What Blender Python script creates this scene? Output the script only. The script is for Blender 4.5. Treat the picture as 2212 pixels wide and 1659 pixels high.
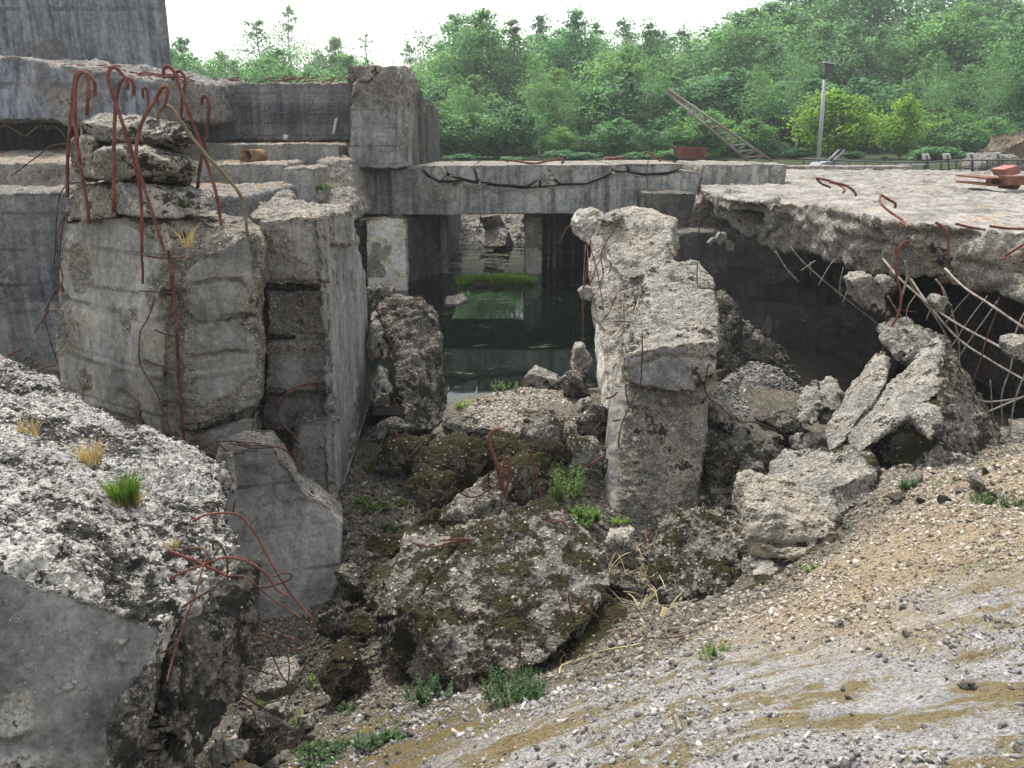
import bpy, bmesh, math, random
import numpy as np
from mathutils import Vector, Matrix
for _o in list(bpy.data.objects): bpy.data.objects.remove(_o)
S = bpy.context.scene; COL = S.collection
# ------------------------------------------------------------ camera, sky, sun, exposure
PITCH = math.radians(16.05); FPX = 1841.0
cam = bpy.data.cameras.new("camera"); camo = bpy.data.objects.new("camera", cam); COL.objects.link(camo)
cam.sensor_width = 36.0; cam.lens = 36*FPX/2212; cam.clip_start = .05; cam.clip_end = 2000
camo.location = (0, 0, 0); camo.rotation_euler = (math.pi/2-PITCH, 0, 0)
S.camera = camo
W = bpy.data.worlds.new("World"); S.world = W; W.use_nodes = True
wn = W.node_tree; bg = wn.nodes["Background"]
sky = wn.nodes.new("ShaderNodeTexSky"); sky.sky_type = 'NISHITA'; sky.sun_disc = False
SUN_EL, SUN_AZ = math.radians(58), math.radians(-25)      # azimuth from +Y, clockwise seen from above
sky.sun_elevation = SUN_EL; sky.sun_rotation = SUN_AZ; sky.air_density = 1.3; sky.dust_density = 2.5; sky.ozone_density = 1
hs = wn.nodes.new("ShaderNodeHueSaturation"); hs.inputs['Saturation'].default_value = .30
wn.links.new(sky.outputs[0], hs.inputs['Color']); wn.links.new(hs.outputs[0], bg.inputs[0]); bg.inputs[1].default_value = .125
sl = bpy.data.lights.new("sun", 'SUN'); sl.energy = 2.0; sl.angle = math.radians(10); sl.color = (1, .975, .94)
so = bpy.data.objects.new("sun", sl); COL.objects.link(so)
_d = Vector((math.sin(SUN_AZ)*math.cos(SUN_EL), math.cos(SUN_AZ)*math.cos(SUN_EL), math.sin(SUN_EL)))
so.rotation_euler = _d.to_track_quat('Z', 'Y').to_euler(); so.location = (0, 10, 30)
S.view_settings.view_transform = 'Standard'; S.view_settings.look = 'None'; S.view_settings.gamma = 1
S.view_settings.exposure = 1.15
S.cycles.max_bounces = 6; S.cycles.diffuse_bounces = 3; S.cycles.transparent_max_bounces = 6; S.cycles.volume_bounces = 0
# ------------------------------------------------------------ picture -> place
CP, SP = math.cos(PITCH), math.sin(PITCH)
def P(px, py, Y):
    u = (px-1106)/FPX; v = (829.5-py)/FPX; t = Y/(CP+v*SP)
    return np.array((u*t, Y, t*(v*CP-SP)))
def PZ(px, py, z):
    u = (px-1106)/FPX; v = (829.5-py)/FPX; t = z/(v*CP-SP)
    return np.array((u*t, t*(CP+v*SP), z))
def px2m(n, Y): return n/FPX*Y*1.03
# ------------------------------------------------------------ numpy noise
_r = np.random.RandomState(7); _g = _r.normal(size=(256, 3)); _g /= np.linalg.norm(_g, axis=1)[:, None]
def _h(i, seed):
    h = (i[:, 0]*73856093) ^ (i[:, 1]*19349663) ^ (i[:, 2]*83492791) ^ (seed*2654435 + 977)
    h = (h ^ (h >> 13))*1274126177; return (h ^ (h >> 16)) & 0xffffff
def perlin(p, seed=0):
    i = np.floor(p).astype(np.int64); f = p-i; u = f*f*f*(f*(f*6-15)+10); out = 0
    for c in range(8):
        o = np.array((c & 1, (c >> 1) & 1, (c >> 2) & 1))
        g = _g[_h(i+o, seed) & 255]; w = np.prod(np.where(o, u, 1-u), axis=1)
        out = out + w*np.sum(g*(f-o), axis=1)
    return out*1.5
def fbm(p, n=4, seed=0, gain=.5):
    s = 0; a = 1
    for k in range(n): s = s+a*perlin(p*2.03**k, seed+k*17); a *= gain
    return s
def worley(p, seed=0):
    i = np.floor(p).astype(np.int64); n = len(p)
    d1 = np.full(n, 9.); d2 = np.full(n, 9.); r = np.zeros(n)
    for a in (-1, 0, 1):
        for b in (-1, 0, 1):
            for c in (-1, 0, 1):
                q = i+np.array((a, b, c)); h = _h(q, seed)
                o = np.stack(((h & 255)/255., ((h >> 8) & 255)/255., ((h >> 16) & 255)/255.), 1)
                d = np.linalg.norm(q+o-p, axis=1)
                m = d < d1; d2 = np.where(m, d1, np.minimum(d2, d)); r = np.where(m, ((h >> 4) & 1023)/1023., r); d1 = np.where(m, d, d1)
    return d1, d2, r
def sstep(a, b, x):
    t = np.clip((x-a)/(b-a), 0, 1); return t*t*(3-2*t)
# ------------------------------------------------------------ object helpers
def tag(o, label=None, cat=None, group=None, kind=None):
    if label: o['label'] = label
    if cat: o['category'] = cat
    if group: o['group'] = group
    if kind or (label and cat): o['kind'] = kind or 'thing'
    return o
def link(name, me, mat=None, loc=(0, 0, 0), parent=None):
    o = bpy.data.objects.new(name, me); COL.objects.link(o)
    if parent is not None:
        o.parent = parent; o.location = Vector(loc)-world(parent)
    else: o.location = Vector(loc)
    if mat is not None and me is not None and not me.materials: me.materials.append(mat)
    return o
def world(o):
    v = Vector((0, 0, 0))
    while o is not None: v += o.location; o = o.parent
    return v
def empty(name, loc, label, cat, group=None):
    o = bpy.data.objects.new(name, None); COL.objects.link(o); o.location = loc; o.empty_display_size = .2
    return tag(o, label, cat, group)
def mesh_from(name, V, F, smooth=True):
    me = bpy.data.meshes.new(name); me.from_pydata([tuple(v) for v in V], [], [tuple(f) for f in F])
    if smooth: me.polygons.foreach_set('use_smooth', np.ones(len(me.polygons), bool))
    me.update(); return me
def hull_bm(pts):
    bm = bmesh.new()
    for p in pts: bm.verts.new(p)
    r = bmesh.ops.convex_hull(bm, input=bm.verts)
    bmesh.ops.delete(bm, geom=[v for v in bm.verts if not v.link_faces], context='VERTS')
    return bm
def bm_np(bm):
    bmesh.ops.triangulate(bm, faces=bm.faces[:]); bmesh.ops.recalc_face_normals(bm, faces=bm.faces[:])
    bm.verts.index_update()
    V = np.array([v.co[:] for v in bm.verts]); F = [[v.index for v in f.verts] for f in bm.faces]; bm.free(); return V, F
def hull(*pts, ext=None):
    """convex block from points (px,py,Y); ext = list of world offsets that copies of the points are pushed by"""
    q = [P(*p) for p in pts]
    if ext is not None:
        for e in (ext if isinstance(ext[0], (tuple, list)) else [ext]): q += [P(*p)+np.array(e) for p in pts]
    return bm_np(hull_bm(q))
def prism(pts, ext, Y=None, taper=None):
    """outline (px,py[,Y]) extruded backwards by a world vector"""
    q = [P(*(p if len(p) == 3 else (p[0], p[1], Y))) for p in pts]
    bm = bmesh.new(); vs = [bm.verts.new(p) for p in q]; f = bm.faces.new(vs)
    r = bmesh.ops.extrude_face_region(bm, geom=[f])
    for v in r['geom']:
        if isinstance(v, bmesh.types.BMVert): v.co += Vector(ext)
    return bm_np(bm)
def box(x0, x1, y0, y1, z0, z1):
    return bm_np(hull_bm([(x, y, z) for x in (x0, x1) for y in (y0, y1) for z in (z0, z1)]))
def remesh(parts, vox):
    V = []; F = []; n = 0
    for v, f in parts: V.append(v); F += [[i+n for i in q] for q in f]; n += len(v)
    me = mesh_from('tmp', np.concatenate(V), F, False)
    o = bpy.data.objects.new('tmp', me); COL.objects.link(o)
    m = o.modifiers.new('r', 'REMESH'); m.mode = 'VOXEL'; m.voxel_size = vox; m.adaptivity = 0; m.use_smooth_shade = True
    dg = bpy.context.evaluated_depsgraph_get(); out = bpy.data.meshes.new_from_object(o.evaluated_get(dg), depsgraph=dg)
    bpy.data.objects.remove(o); bpy.data.meshes.remove(me); return out
TOTAL = [0]
def solid(name, parts, mat, vox=.02, rough=.04, scale=.3, formed=(), label=None, cat=None, group=None, parent=None, seed=None, kind=None, thr=.90, fd=.06, board=None, fmask=None, cell=.8, fine=1.0, loc=None, cuts=()):
    """an irregular broken or cast block: union of convex/prism pieces, re-meshed and weathered; 'formed' directions stay flat, cast faces"""
    if isinstance(parts, tuple): parts = [parts]
    me = remesh(parts, vox); n = len(me.vertices); TOTAL[0] += n
    co = np.empty(n*3, np.float32); me.vertices.foreach_get('co', co); co = co.reshape(-1, 3).astype(float)
    no = np.empty(n*3, np.float32); me.vertex_normals.foreach_get('vector', no); no = no.reshape(-1, 3).astype(float)
    if seed is None: seed = sum(ord(c) for c in name)*7 + n % 97
    w = np.zeros(n)
    for d in formed:
        d = np.array(d, float); d /= np.linalg.norm(d); w = np.maximum(w, sstep(thr-.06, thr+.03, no@d))
    if formed:
        ed_ = np.empty(len(me.edges)*2, np.int32); me.edges.foreach_get('vertices', ed_); ed_ = ed_.reshape(-1, 2); cnt = np.bincount(ed_.ravel(), minlength=n)+1.; wb = w
        for _k in range(7): wb = (wb+np.bincount(ed_[:, 0], wb[ed_[:, 1]], n)+np.bincount(ed_[:, 1], wb[ed_[:, 0]], n))/cnt
        w = np.minimum(w, sstep(.55, .80, wb+.45*fbm(co/(scale*.45)+9, 3, seed+4)+.12))
        w *= 1-.85*sstep(.30, .42, fbm(co/(scale*2.2)+5, 3, seed+9))
        if fmask is not None: w *= fmask(co)
    r = 1-w*(1-fd)
    d1, d2, cr = worley(co/scale+.35*fbm(co[:]/scale, 2, seed+3)[:, None], seed)
    d = .75*fbm(co/scale, 4, seed, .55)+cell*(cr-.5)*sstep(0, .22, d2-d1)-cell*.25*(1-sstep(0, .10, d2-d1))
    d += fine*(.30*fbm(co/(scale*.17), 3, seed+5, .6))
    d = d*rough*r
    if board:
        ax, wd, am = board; k = np.floor(co[:, ax]/wd+.3*np.sin(seed)).astype(np.int64)
        e = np.abs((co[:, ax]/wd+.3*np.sin(seed)) % 1-.5)
        kk = np.stack((k, k*0, k*0), 1); d += w*am*((_h(kk, 3) & 255)/255.-.5)-w*am*.7*sstep(.46, .5, e)
    if cuts:
        dep = co[:, 1]*CP-co[:, 2]*SP; q = np.stack((1106+FPX*co[:, 0]/dep, 829.5-FPX*(co[:, 1]*SP+co[:, 2]*CP)/dep), 1); q += 2.5*np.stack((perlin(co*9, 1), perlin(co*9, 2)), 1)
        vis = sstep(-.1, .25, -np.sum(no*co, 1)/np.linalg.norm(co, axis=1))
        for pl, wpx, dp in cuts:
            pl = np.array(pl, float); dm = np.full(n, 1e9)
            for u_, v_ in zip(pl[:-1], pl[1:]):
                e_ = v_-u_; t_ = np.clip(((q-u_)@e_)/(e_@e_+1e-9), 0, 1); dm = np.minimum(dm, np.linalg.norm(q-u_-t_[:, None]*e_, axis=1))
            d -= dp*np.exp(-(dm/wpx)**2)*vis; w *= 1-.8*np.exp(-(dm/(wpx*1.6))**2)*vis
    co = co+no*d[:, None]
    if loc is None: base = np.array(((co[:, 0].min()+co[:, 0].max())/2, (co[:, 1].min()+co[:, 1].max())/2, co[:, 2].min()))
    else: base = np.array(loc, float)
    co -= base; me.vertices.foreach_set('co', co.astype(np.float32).ravel())
    at = me.attributes.new('formed', 'FLOAT', 'POINT'); at.data.foreach_set('value', w.astype(np.float32))
    me.name = name; me.materials.clear(); me.update()
    o = link(name, me, mat, base, parent); return tag(o, label, cat, group, kind)
def tube_np(pts, r, sides=6, smooth=True, step=None, wob=0, seed=0, r2=None):
    p = np.array(pts, float)
    if smooth and len(p) > 2:
        q = [p[0]]; e = np.vstack((2*p[0]-p[1], p, 2*p[-1]-p[-2]))
        for i in range(1, len(e)-2):
            a, b, c, d = e[i-1:i+3]; k = 5
            for j in range(1, k+1):
                t = j/k; q.append(.5*((2*b)+(-a+c)*t+(2*a-5*b+4*c-d)*t*t+(-a+3*b-3*c+d)*t**3))
        p = np.array(q)
    if wob: p = p+wob*np.stack([perlin(p*4+k*9.3, seed+k) for k in range(3)], 1)
    n = len(p); V = []; F = []; t = np.gradient(p, axis=0); t /= np.linalg.norm(t, axis=1)[:, None]+1e-9
    a0 = np.cross(t[0], (0.31, .9, .33)); a0 /= np.linalg.norm(a0)+1e-9; ang = np.arange(sides)*2*math.pi/sides
    for i in range(n):
        a0 = a0-t[i]*(a0@t[i]); a0 /= np.linalg.norm(a0)+1e-9; a = a0; b = np.cross(t[i], a)
        rr = r if r2 is None else r+(r2-r)*i/(n-1)
        if wob: rr *= 1+.16*math.sin(i*12.9+seed)*math.sin(i*4.1)
        V.append(p[i]+rr*(np.cos(ang)[:, None]*a+np.sin(ang)[:, None]*b))
    V = np.concatenate(V)
    for i in range(n-1):
        for j in range(sides): F.append((i*sides+j, i*sides+(j+1) % sides, (i+1)*sides+(j+1) % sides, (i+1)*sides+j))
    F.append(tuple(range(sides))[::-1]); F.append(tuple((n-1)*sides+j for j in range(sides)))
    return V, F
def join_np(L):
    V = []; F = []; n = 0
    for v, f in L: V.append(v); F += [tuple(i+n for i in q) for q in f]; n += len(v)
    return np.concatenate(V), F
def obj_np(name, VF, mat, parent=None, smooth=True, loc=None, **k):
    V, F = VF; V = np.array(V)
    if loc is None: loc = ((V[:, 0].min()+V[:, 0].max())/2, (V[:, 1].min()+V[:, 1].max())/2, V[:, 2].min())
    me = mesh_from(name, V-np.array(loc), F, smooth); return tag(link(name, me, mat, loc, parent), **k)
def rebar(pts, Y, rpx, mat, parent=None, name='rebar', ox=0, oy=0, s=1/3., **k):
    """bar through crop coordinates; Y a number or (Y0, Y1) along the bar"""
    n = len(pts); q = []
    for i, p in enumerate(pts):
        y = p[2] if len(p) > 2 else (Y if not isinstance(Y, tuple) else Y[0]+(Y[1]-Y[0])*i/(n-1))
        q.append(P(ox+p[0]*s, oy+p[1]*s, y))
    ym = Y if not isinstance(Y, tuple) else sum(Y)/2
    return obj_np(name, tube_np(q, px2m(rpx, ym)/2*(1.0 if rpx < 6 else .88), 7 if rpx > 3 else 5, wob=px2m(1.2 if rpx < 3.5 else .3, ym), seed=int(abs(pts[0][0]))), mat, parent, **k)
# ------------------------------------------------------------ materials
class NT:
    def __init__(s, name):
        s.m = bpy.data.materials.new(name); s.m.use_nodes = True; s.t = s.m.node_tree; s.b = s.t.nodes['Principled BSDF']
        s.b.inputs['Roughness'].default_value = .92; s.b.inputs['Specular IOR Level'].default_value = .25
        s.co = s.t.nodes.new('ShaderNodeTexCoord').outputs['Object']
    def _in(s, sock, v):
        if hasattr(v, 'is_output') or isinstance(v, bpy.types.NodeSocket): s.t.links.new(v, sock)
        else:
            if sock.type == 'RGBA' and len(v) == 3: v = (*v, 1)
            sock.default_value = v
    def vec(s, sc, off=(0, 0, 0), src=None):
        n = s.t.nodes.new('ShaderNodeMapping'); s._in(n.inputs['Vector'], src or s.co); n.inputs['Scale'].default_value = sc; n.inputs['Location'].default_value = off; return n.outputs[0]
    def noise(s, scale, det=4, ro=.55, v=None, dist=0):
        n = s.t.nodes.new('ShaderNodeTexNoise'); s._in(n.inputs['Vector'], v or s.co); n.inputs['Scale'].default_value = scale; n.inputs['Detail'].default_value = det; n.inputs['Roughness'].default_value = ro; n.inputs['Distortion'].default_value = dist; return n.outputs['Fac']
    def voro(s, scale, v=None, out='Distance', feat='F1', rnd=1):
        n = s.t.nodes.new('ShaderNodeTexVoronoi'); n.feature = feat; s._in(n.inputs['Vector'], v or s.co); n.inputs['Scale'].default_value = scale; n.inputs['Randomness'].default_value = rnd; return n.outputs[out]
    def ma(s, op, a, b=0, c=None, clamp=False):
        n = s.t.nodes.new('ShaderNodeMath'); n.operation = op; n.use_clamp = clamp; s._in(n.inputs[0], a); s._in(n.inputs[1], b)
        if c is not None: s._in(n.inputs[2], c)
        return n.outputs[0]
    def st(s, x, a, b):
        n = s.t.nodes.new('ShaderNodeMapRange'); n.interpolation_type = 'SMOOTHSTEP'; s._in(n.inputs[0], x); n.inputs[1].default_value = a; n.inputs[2].default_value = b; return n.outputs[0]
    def mix(s, f, a, b, mode='MIX'):
        n = s.t.nodes.new('ShaderNodeMix'); n.data_type = 'RGBA'; n.blend_type = mode; s._in(n.inputs[0], f); s._in(n.inputs[6], a); s._in(n.inputs[7], b); return n.outputs[2]
    def attr(s, name, out='Fac'):
        n = s.t.nodes.new('ShaderNodeAttribute'); n.attribute_name = name; return n.outputs[out]
    def sep(s, v):
        n = s.t.nodes.new('ShaderNodeSeparateXYZ'); s._in(n.inputs[0], v); return n.outputs
    def nz(s):
        g = s.t.nodes.new('ShaderNodeNewGeometry'); return s.sep(g.outputs['Normal'])[2]
    def bump(s, h, strength=.6, dist=.02):
        n = s.t.nodes.new('ShaderNodeBump'); n.inputs['Strength'].default_value = strength; n.inputs['Distance'].default_value = dist; s._in(n.inputs['Height'], h); s._in(s.b.inputs['Normal'], n.outputs[0])
    def col(s, c): s._in(s.b.inputs['Base Color'], c)
def concrete(name, lo=(.12, .115, .105), hi=(.36, .335, .295), flo=(.13, .13, .13), fhi=(.34, .335, .325), peb=.5, ps=38, lichen=.3, moss=0., mcol=((.030, .021, .008), (.045, .042, .010)), msc=3.0, mup=.35, streak=.6, board=None, white=.1, sedum=0, bump=1.0, spots=0., sx=1.0, yellow=0, soil=0, con=.68):
    n = NT(name); f = n.attr('formed')
    big = n.noise(1.1*sx, 5, .6); mid = n.noise(7*sx, 8, .72); fine = n.noise(55, 5, .7)
    m1 = n.ma('ADD', n.ma('MULTIPLY', mid, .75), n.ma('MULTIPLY', big, .5)); m1 = n.ma('ADD', m1, n.ma('MULTIPLY', n.ma('SUBTRACT', fine, .5), .9))
    rc = n.mix(n.st(m1, .38, .84), lo, hi)
    warm = n.noise(2.3, 3); rc = n.mix(n.ma('MULTIPLY', n.st(warm, .42, .68), .6), rc, n.mix(.5, rc, (.36, .27, .18)))
    wv = n.mix(.06, n.co, n.t.nodes.new('ShaderNodeTexNoise').outputs['Color'])
    pd = n.voro(ps); pc = n.sep(n.voro(ps, out='Color'))
    pm = n.ma('MULTIPLY', n.ma('MULTIPLY', n.st(pd, .42, .30), n.ma('GREATER_THAN', pc[0], 1-peb*.55)), n.ma('SUBTRACT', 1, n.ma('MULTIPLY', f, .96)))
    rc = n.mix(pm, rc, n.mix(pc[1], (.30, .26, .21), (.62, .57, .49)))
    qd = n.voro(ps*.38); qc = n.sep(n.voro(ps*.38, out='Color')); qm = n.ma('MULTIPLY', n.ma('MULTIPLY', n.st(n.ma('ADD', qd, n.ma('MULTIPLY', n.ma('SUBTRACT', fine, .5), .25)), .34, .26), n.ma('GREATER_THAN', qc[0], 1-peb*.32)), n.ma('SUBTRACT', 1, f)); rc = n.mix(n.ma('MULTIPLY', qm, .85), rc, n.mix(qc[1], (.16, .14, .12), (.50, .46, .39)))
    pit = n.ma('MULTIPLY', n.st(n.noise(24*sx, 4, .6), .40, .30), .8); rc = n.mix(pit, rc, (.045, .042, .038))
    # cast faces
    sv = n.vec((7, 7, .55)) ; st = n.noise(1.0, 9, .68, v=sv); st2 = n.noise(1.0, 5, .6, v=n.vec((22, 22, 1.6), (3, 1, 2)))
    fm = n.ma('ADD', n.ma('MULTIPLY', st, streak), n.ma('MULTIPLY', n.noise(3.1, 9, .7), 1.15-streak)); fm = n.ma('ADD', fm, n.ma('MULTIPLY', n.ma('SUBTRACT', fine, .5), .35))
    fc = n.mix(n.st(fm, .41, .74), flo, fhi)
    fc = n.mix(n.ma('MULTIPLY', n.st(st2, .60, .72), .55*streak), fc, (.05, .052, .055))
    fc = n.mix(n.ma('MULTIPLY', n.st(n.voro(60), .16, .10), n.st(n.noise(5, 3), .45, .55)), fc, (.05, .05, .05))
    fc = n.mix(n.ma('MULTIPLY', n.st(n.noise(2.2, 8, .8), .60, .66), white), fc, (.62, .60, .56))
    if board:
        ax, sc = board; x = n.sep(n.co)[ax]; fr = n.ma('FRACT', n.ma('MULTIPLY', n.ma('ADD', x, n.ma('MULTIPLY', n.noise(1.5, 2), .02)), sc))
        ln = n.ma('LESS_THAN', n.ma('ABSOLUTE', n.ma('SUBTRACT', fr, .5)), .04)
        fc = n.mix(n.ma('MULTIPLY', n.ma('MULTIPLY', ln, n.st(n.noise(1.7, 4), .40, .60)), .8), fc, (.05, .05, .05))
        cell = n.ma('FLOOR', n.ma('ADD', n.ma('MULTIPLY', x, sc), 0)); wn_ = n.t.nodes.new('ShaderNodeTexWhiteNoise'); wn_.noise_dimensions = '1D'; n._in(wn_.inputs['W'], cell)
        fc = n.mix(.35, fc, n.mix(wn_.outputs['Value'], n.mix(.5, fc, (.05, .05, .05)), n.mix(.3, fc, (.6, .6, .58))))
    fc = n.mix(n.ma('MULTIPLY', n.st(n.noise(1.9, 7, .7), .50, .66), .38), fc, n.mix(.5, fc, (.36, .30, .21)))
    if yellow: fc = n.mix(n.ma('MULTIPLY', n.st(n.noise(3.3, 7, .7), .50, .62), yellow), fc, (.66, .50, .20)); rc = n.mix(n.ma('MULTIPLY', n.st(n.noise(3.3, 7, .7), .52, .64), yellow*.6), rc, (.50, .38, .14))
    c = n.mix(f, rc, fc); up = n.nz()
    mt = n.ma('ADD', n.ma('MULTIPLY', n.noise(19*sx, 8, .82), .8), n.ma('MULTIPLY', n.noise(2.6*sx, 4, .65), .45)); c = n.mix(con, c, n.mix(n.st(mt, .44, .78), (.30, .29, .27), (1.6, 1.58, 1.52)), 'MULTIPLY')
    c = n.mix(n.ma('MULTIPLY', n.st(n.voro(75), .22, .12), n.ma('MULTIPLY', n.ma('GREATER_THAN', n.sep(n.voro(75, out='Color'))[2], .80), .8)), c, (.62, .59, .53))
    if soil: c = n.mix(n.ma('MULTIPLY', n.st(n.ma('ADD', n.noise(2.2, 6, .7), n.ma('MULTIPLY', up, .25)), .62, .78), soil), c, n.mix(n.noise(70, 3), (.24, .17, .09), (.48, .38, .26)))
    if lichen:
        k = .665-.21*lichen; ln = n.noise(11*sx, 7, .78); lm = n.st(n.ma('ADD', ln, n.ma('MULTIPLY', n.ma('SUBTRACT', n.noise(2.3, 4), .5), .75)), k, k+.045)
        c = n.mix(n.ma('MULTIPLY', lm, n.ma('SUBTRACT', 1, n.ma('MULTIPLY', f, .75))), c, n.mix(n.noise(40, 2), (.018, .017, .015), (.06, .055, .045)))
    if moss:
        mm = n.ma('ADD', n.noise(msc, 8, .72), n.ma('MULTIPLY', up, mup)); k = .98-.42*moss; mk = n.st(mm, k, k+.07)
        if f is not None: mk = n.ma('MULTIPLY', mk, n.ma('SUBTRACT', 1, n.ma('MULTIPLY', f, .55)))
        mc = n.mix(n.st(n.noise(4.5, 3), .48, .66), mcol[0], mcol[1]); mc = n.mix(n.noise(90, 3), n.mix(.6, mc, (.008, .007, .003)), mc)
        mk = n.ma('MULTIPLY', mk, n.ma('SUBTRACT', 1, n.ma('MULTIPLY', pm, .8))); c = n.mix(mk, c, mc)
    if sedum:
        sm = n.ma('MULTIPLY', n.st(n.noise(2.6, 7, .75), .62-.2*sedum, .70-.2*sedum), n.st(up, .75, .95))
        c = n.mix(sm, c, n.mix(n.noise(30, 4, .8), (.17, .15, .06), (.42, .21, .14)))
    if spots: c = n.mix(n.ma('MULTIPLY', n.ma('MULTIPLY', n.ma('GREATER_THAN', n.sep(n.voro(58, out='Color'))[1], 1-.4*spots), n.ma('SUBTRACT', 1, f)), n.st(n.ma('SUBTRACT', n.ma('ADD', n.voro(58), n.ma('MULTIPLY', n.ma('SUBTRACT', fine, .5), .9)), n.ma('MULTIPLY', n.sep(n.voro(58, out='Color'))[2], .22)), .16, .04)), c, (.78, .74, .66))
    n.col(c)
    h = n.ma('ADD', n.ma('MULTIPLY', mid, 1.2), n.ma('MULTIPLY', fine, .5)); h = n.ma('ADD', h, n.ma('MULTIPLY', n.st(pd, .5, .1), .5))
    h2 = n.ma('ADD', n.ma('MULTIPLY', n.noise(20, 6, .7), .22), n.ma('MULTIPLY', st2, .12))
    hh = n.ma('ADD', n.ma('MULTIPLY', h, n.ma('SUBTRACT', 1, f)), n.ma('MULTIPLY', h2, f)); n.bump(hh, .9*bump, .03)
    return n.m
def metal_rust(name, c0=(.10, .036, .026), c1=(.19, .085, .055), c2=(.035, .018, .015)):
    n = NT(name); n.col(n.mix(n.st(n.noise(9, 5, .7), .4, .65), n.mix(n.noise(60, 3), c2, c0), c1)); n.bump(n.noise(90, 5, .7), .9, .006); return n.m
def plain(name, c, c2=None, sc=12, rough=.8, bump=0, detail=5):
    n = NT(name); n.b.inputs['Roughness'].default_value = rough
    n.col(n.mix(n.st(n.noise(sc, detail, .65), .35, .65), c, c2 or tuple(x*.75 for x in c)))
    if bump: n.bump(n.noise(sc*4, 4), bump, .01)
    return n.m
def leafmat(name, c0, c1, trans=.35):
    n = NT(name); oi = n.t.nodes.new('ShaderNodeObjectInfo'); v = n.attr('tone'); c = n.mix(v, c0, c1); c = n.mix(1., c, oi.outputs['Color'], 'MULTIPLY'); n.col(c)
    n.b.inputs['Roughness'].default_value = .6; n.b.inputs['Specular IOR Level'].default_value = .3
    tr = n.t.nodes.new('ShaderNodeBsdfTranslucent'); n._in(tr.inputs[0], n.mix(.5, c, n.mix(1., c, (1.2, 1.4, .5), 'MULTIPLY'))); mx = n.t.nodes.new('ShaderNodeMixShader'); mx.inputs[0].default_value = trans
    n.t.links.new(n.b.outputs[0], mx.inputs[1]); n.t.links.new(tr.outputs[0], mx.inputs[2]); n.t.links.new(mx.outputs[0], n.t.nodes['Material Output'].inputs[0]); return n.m
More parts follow.
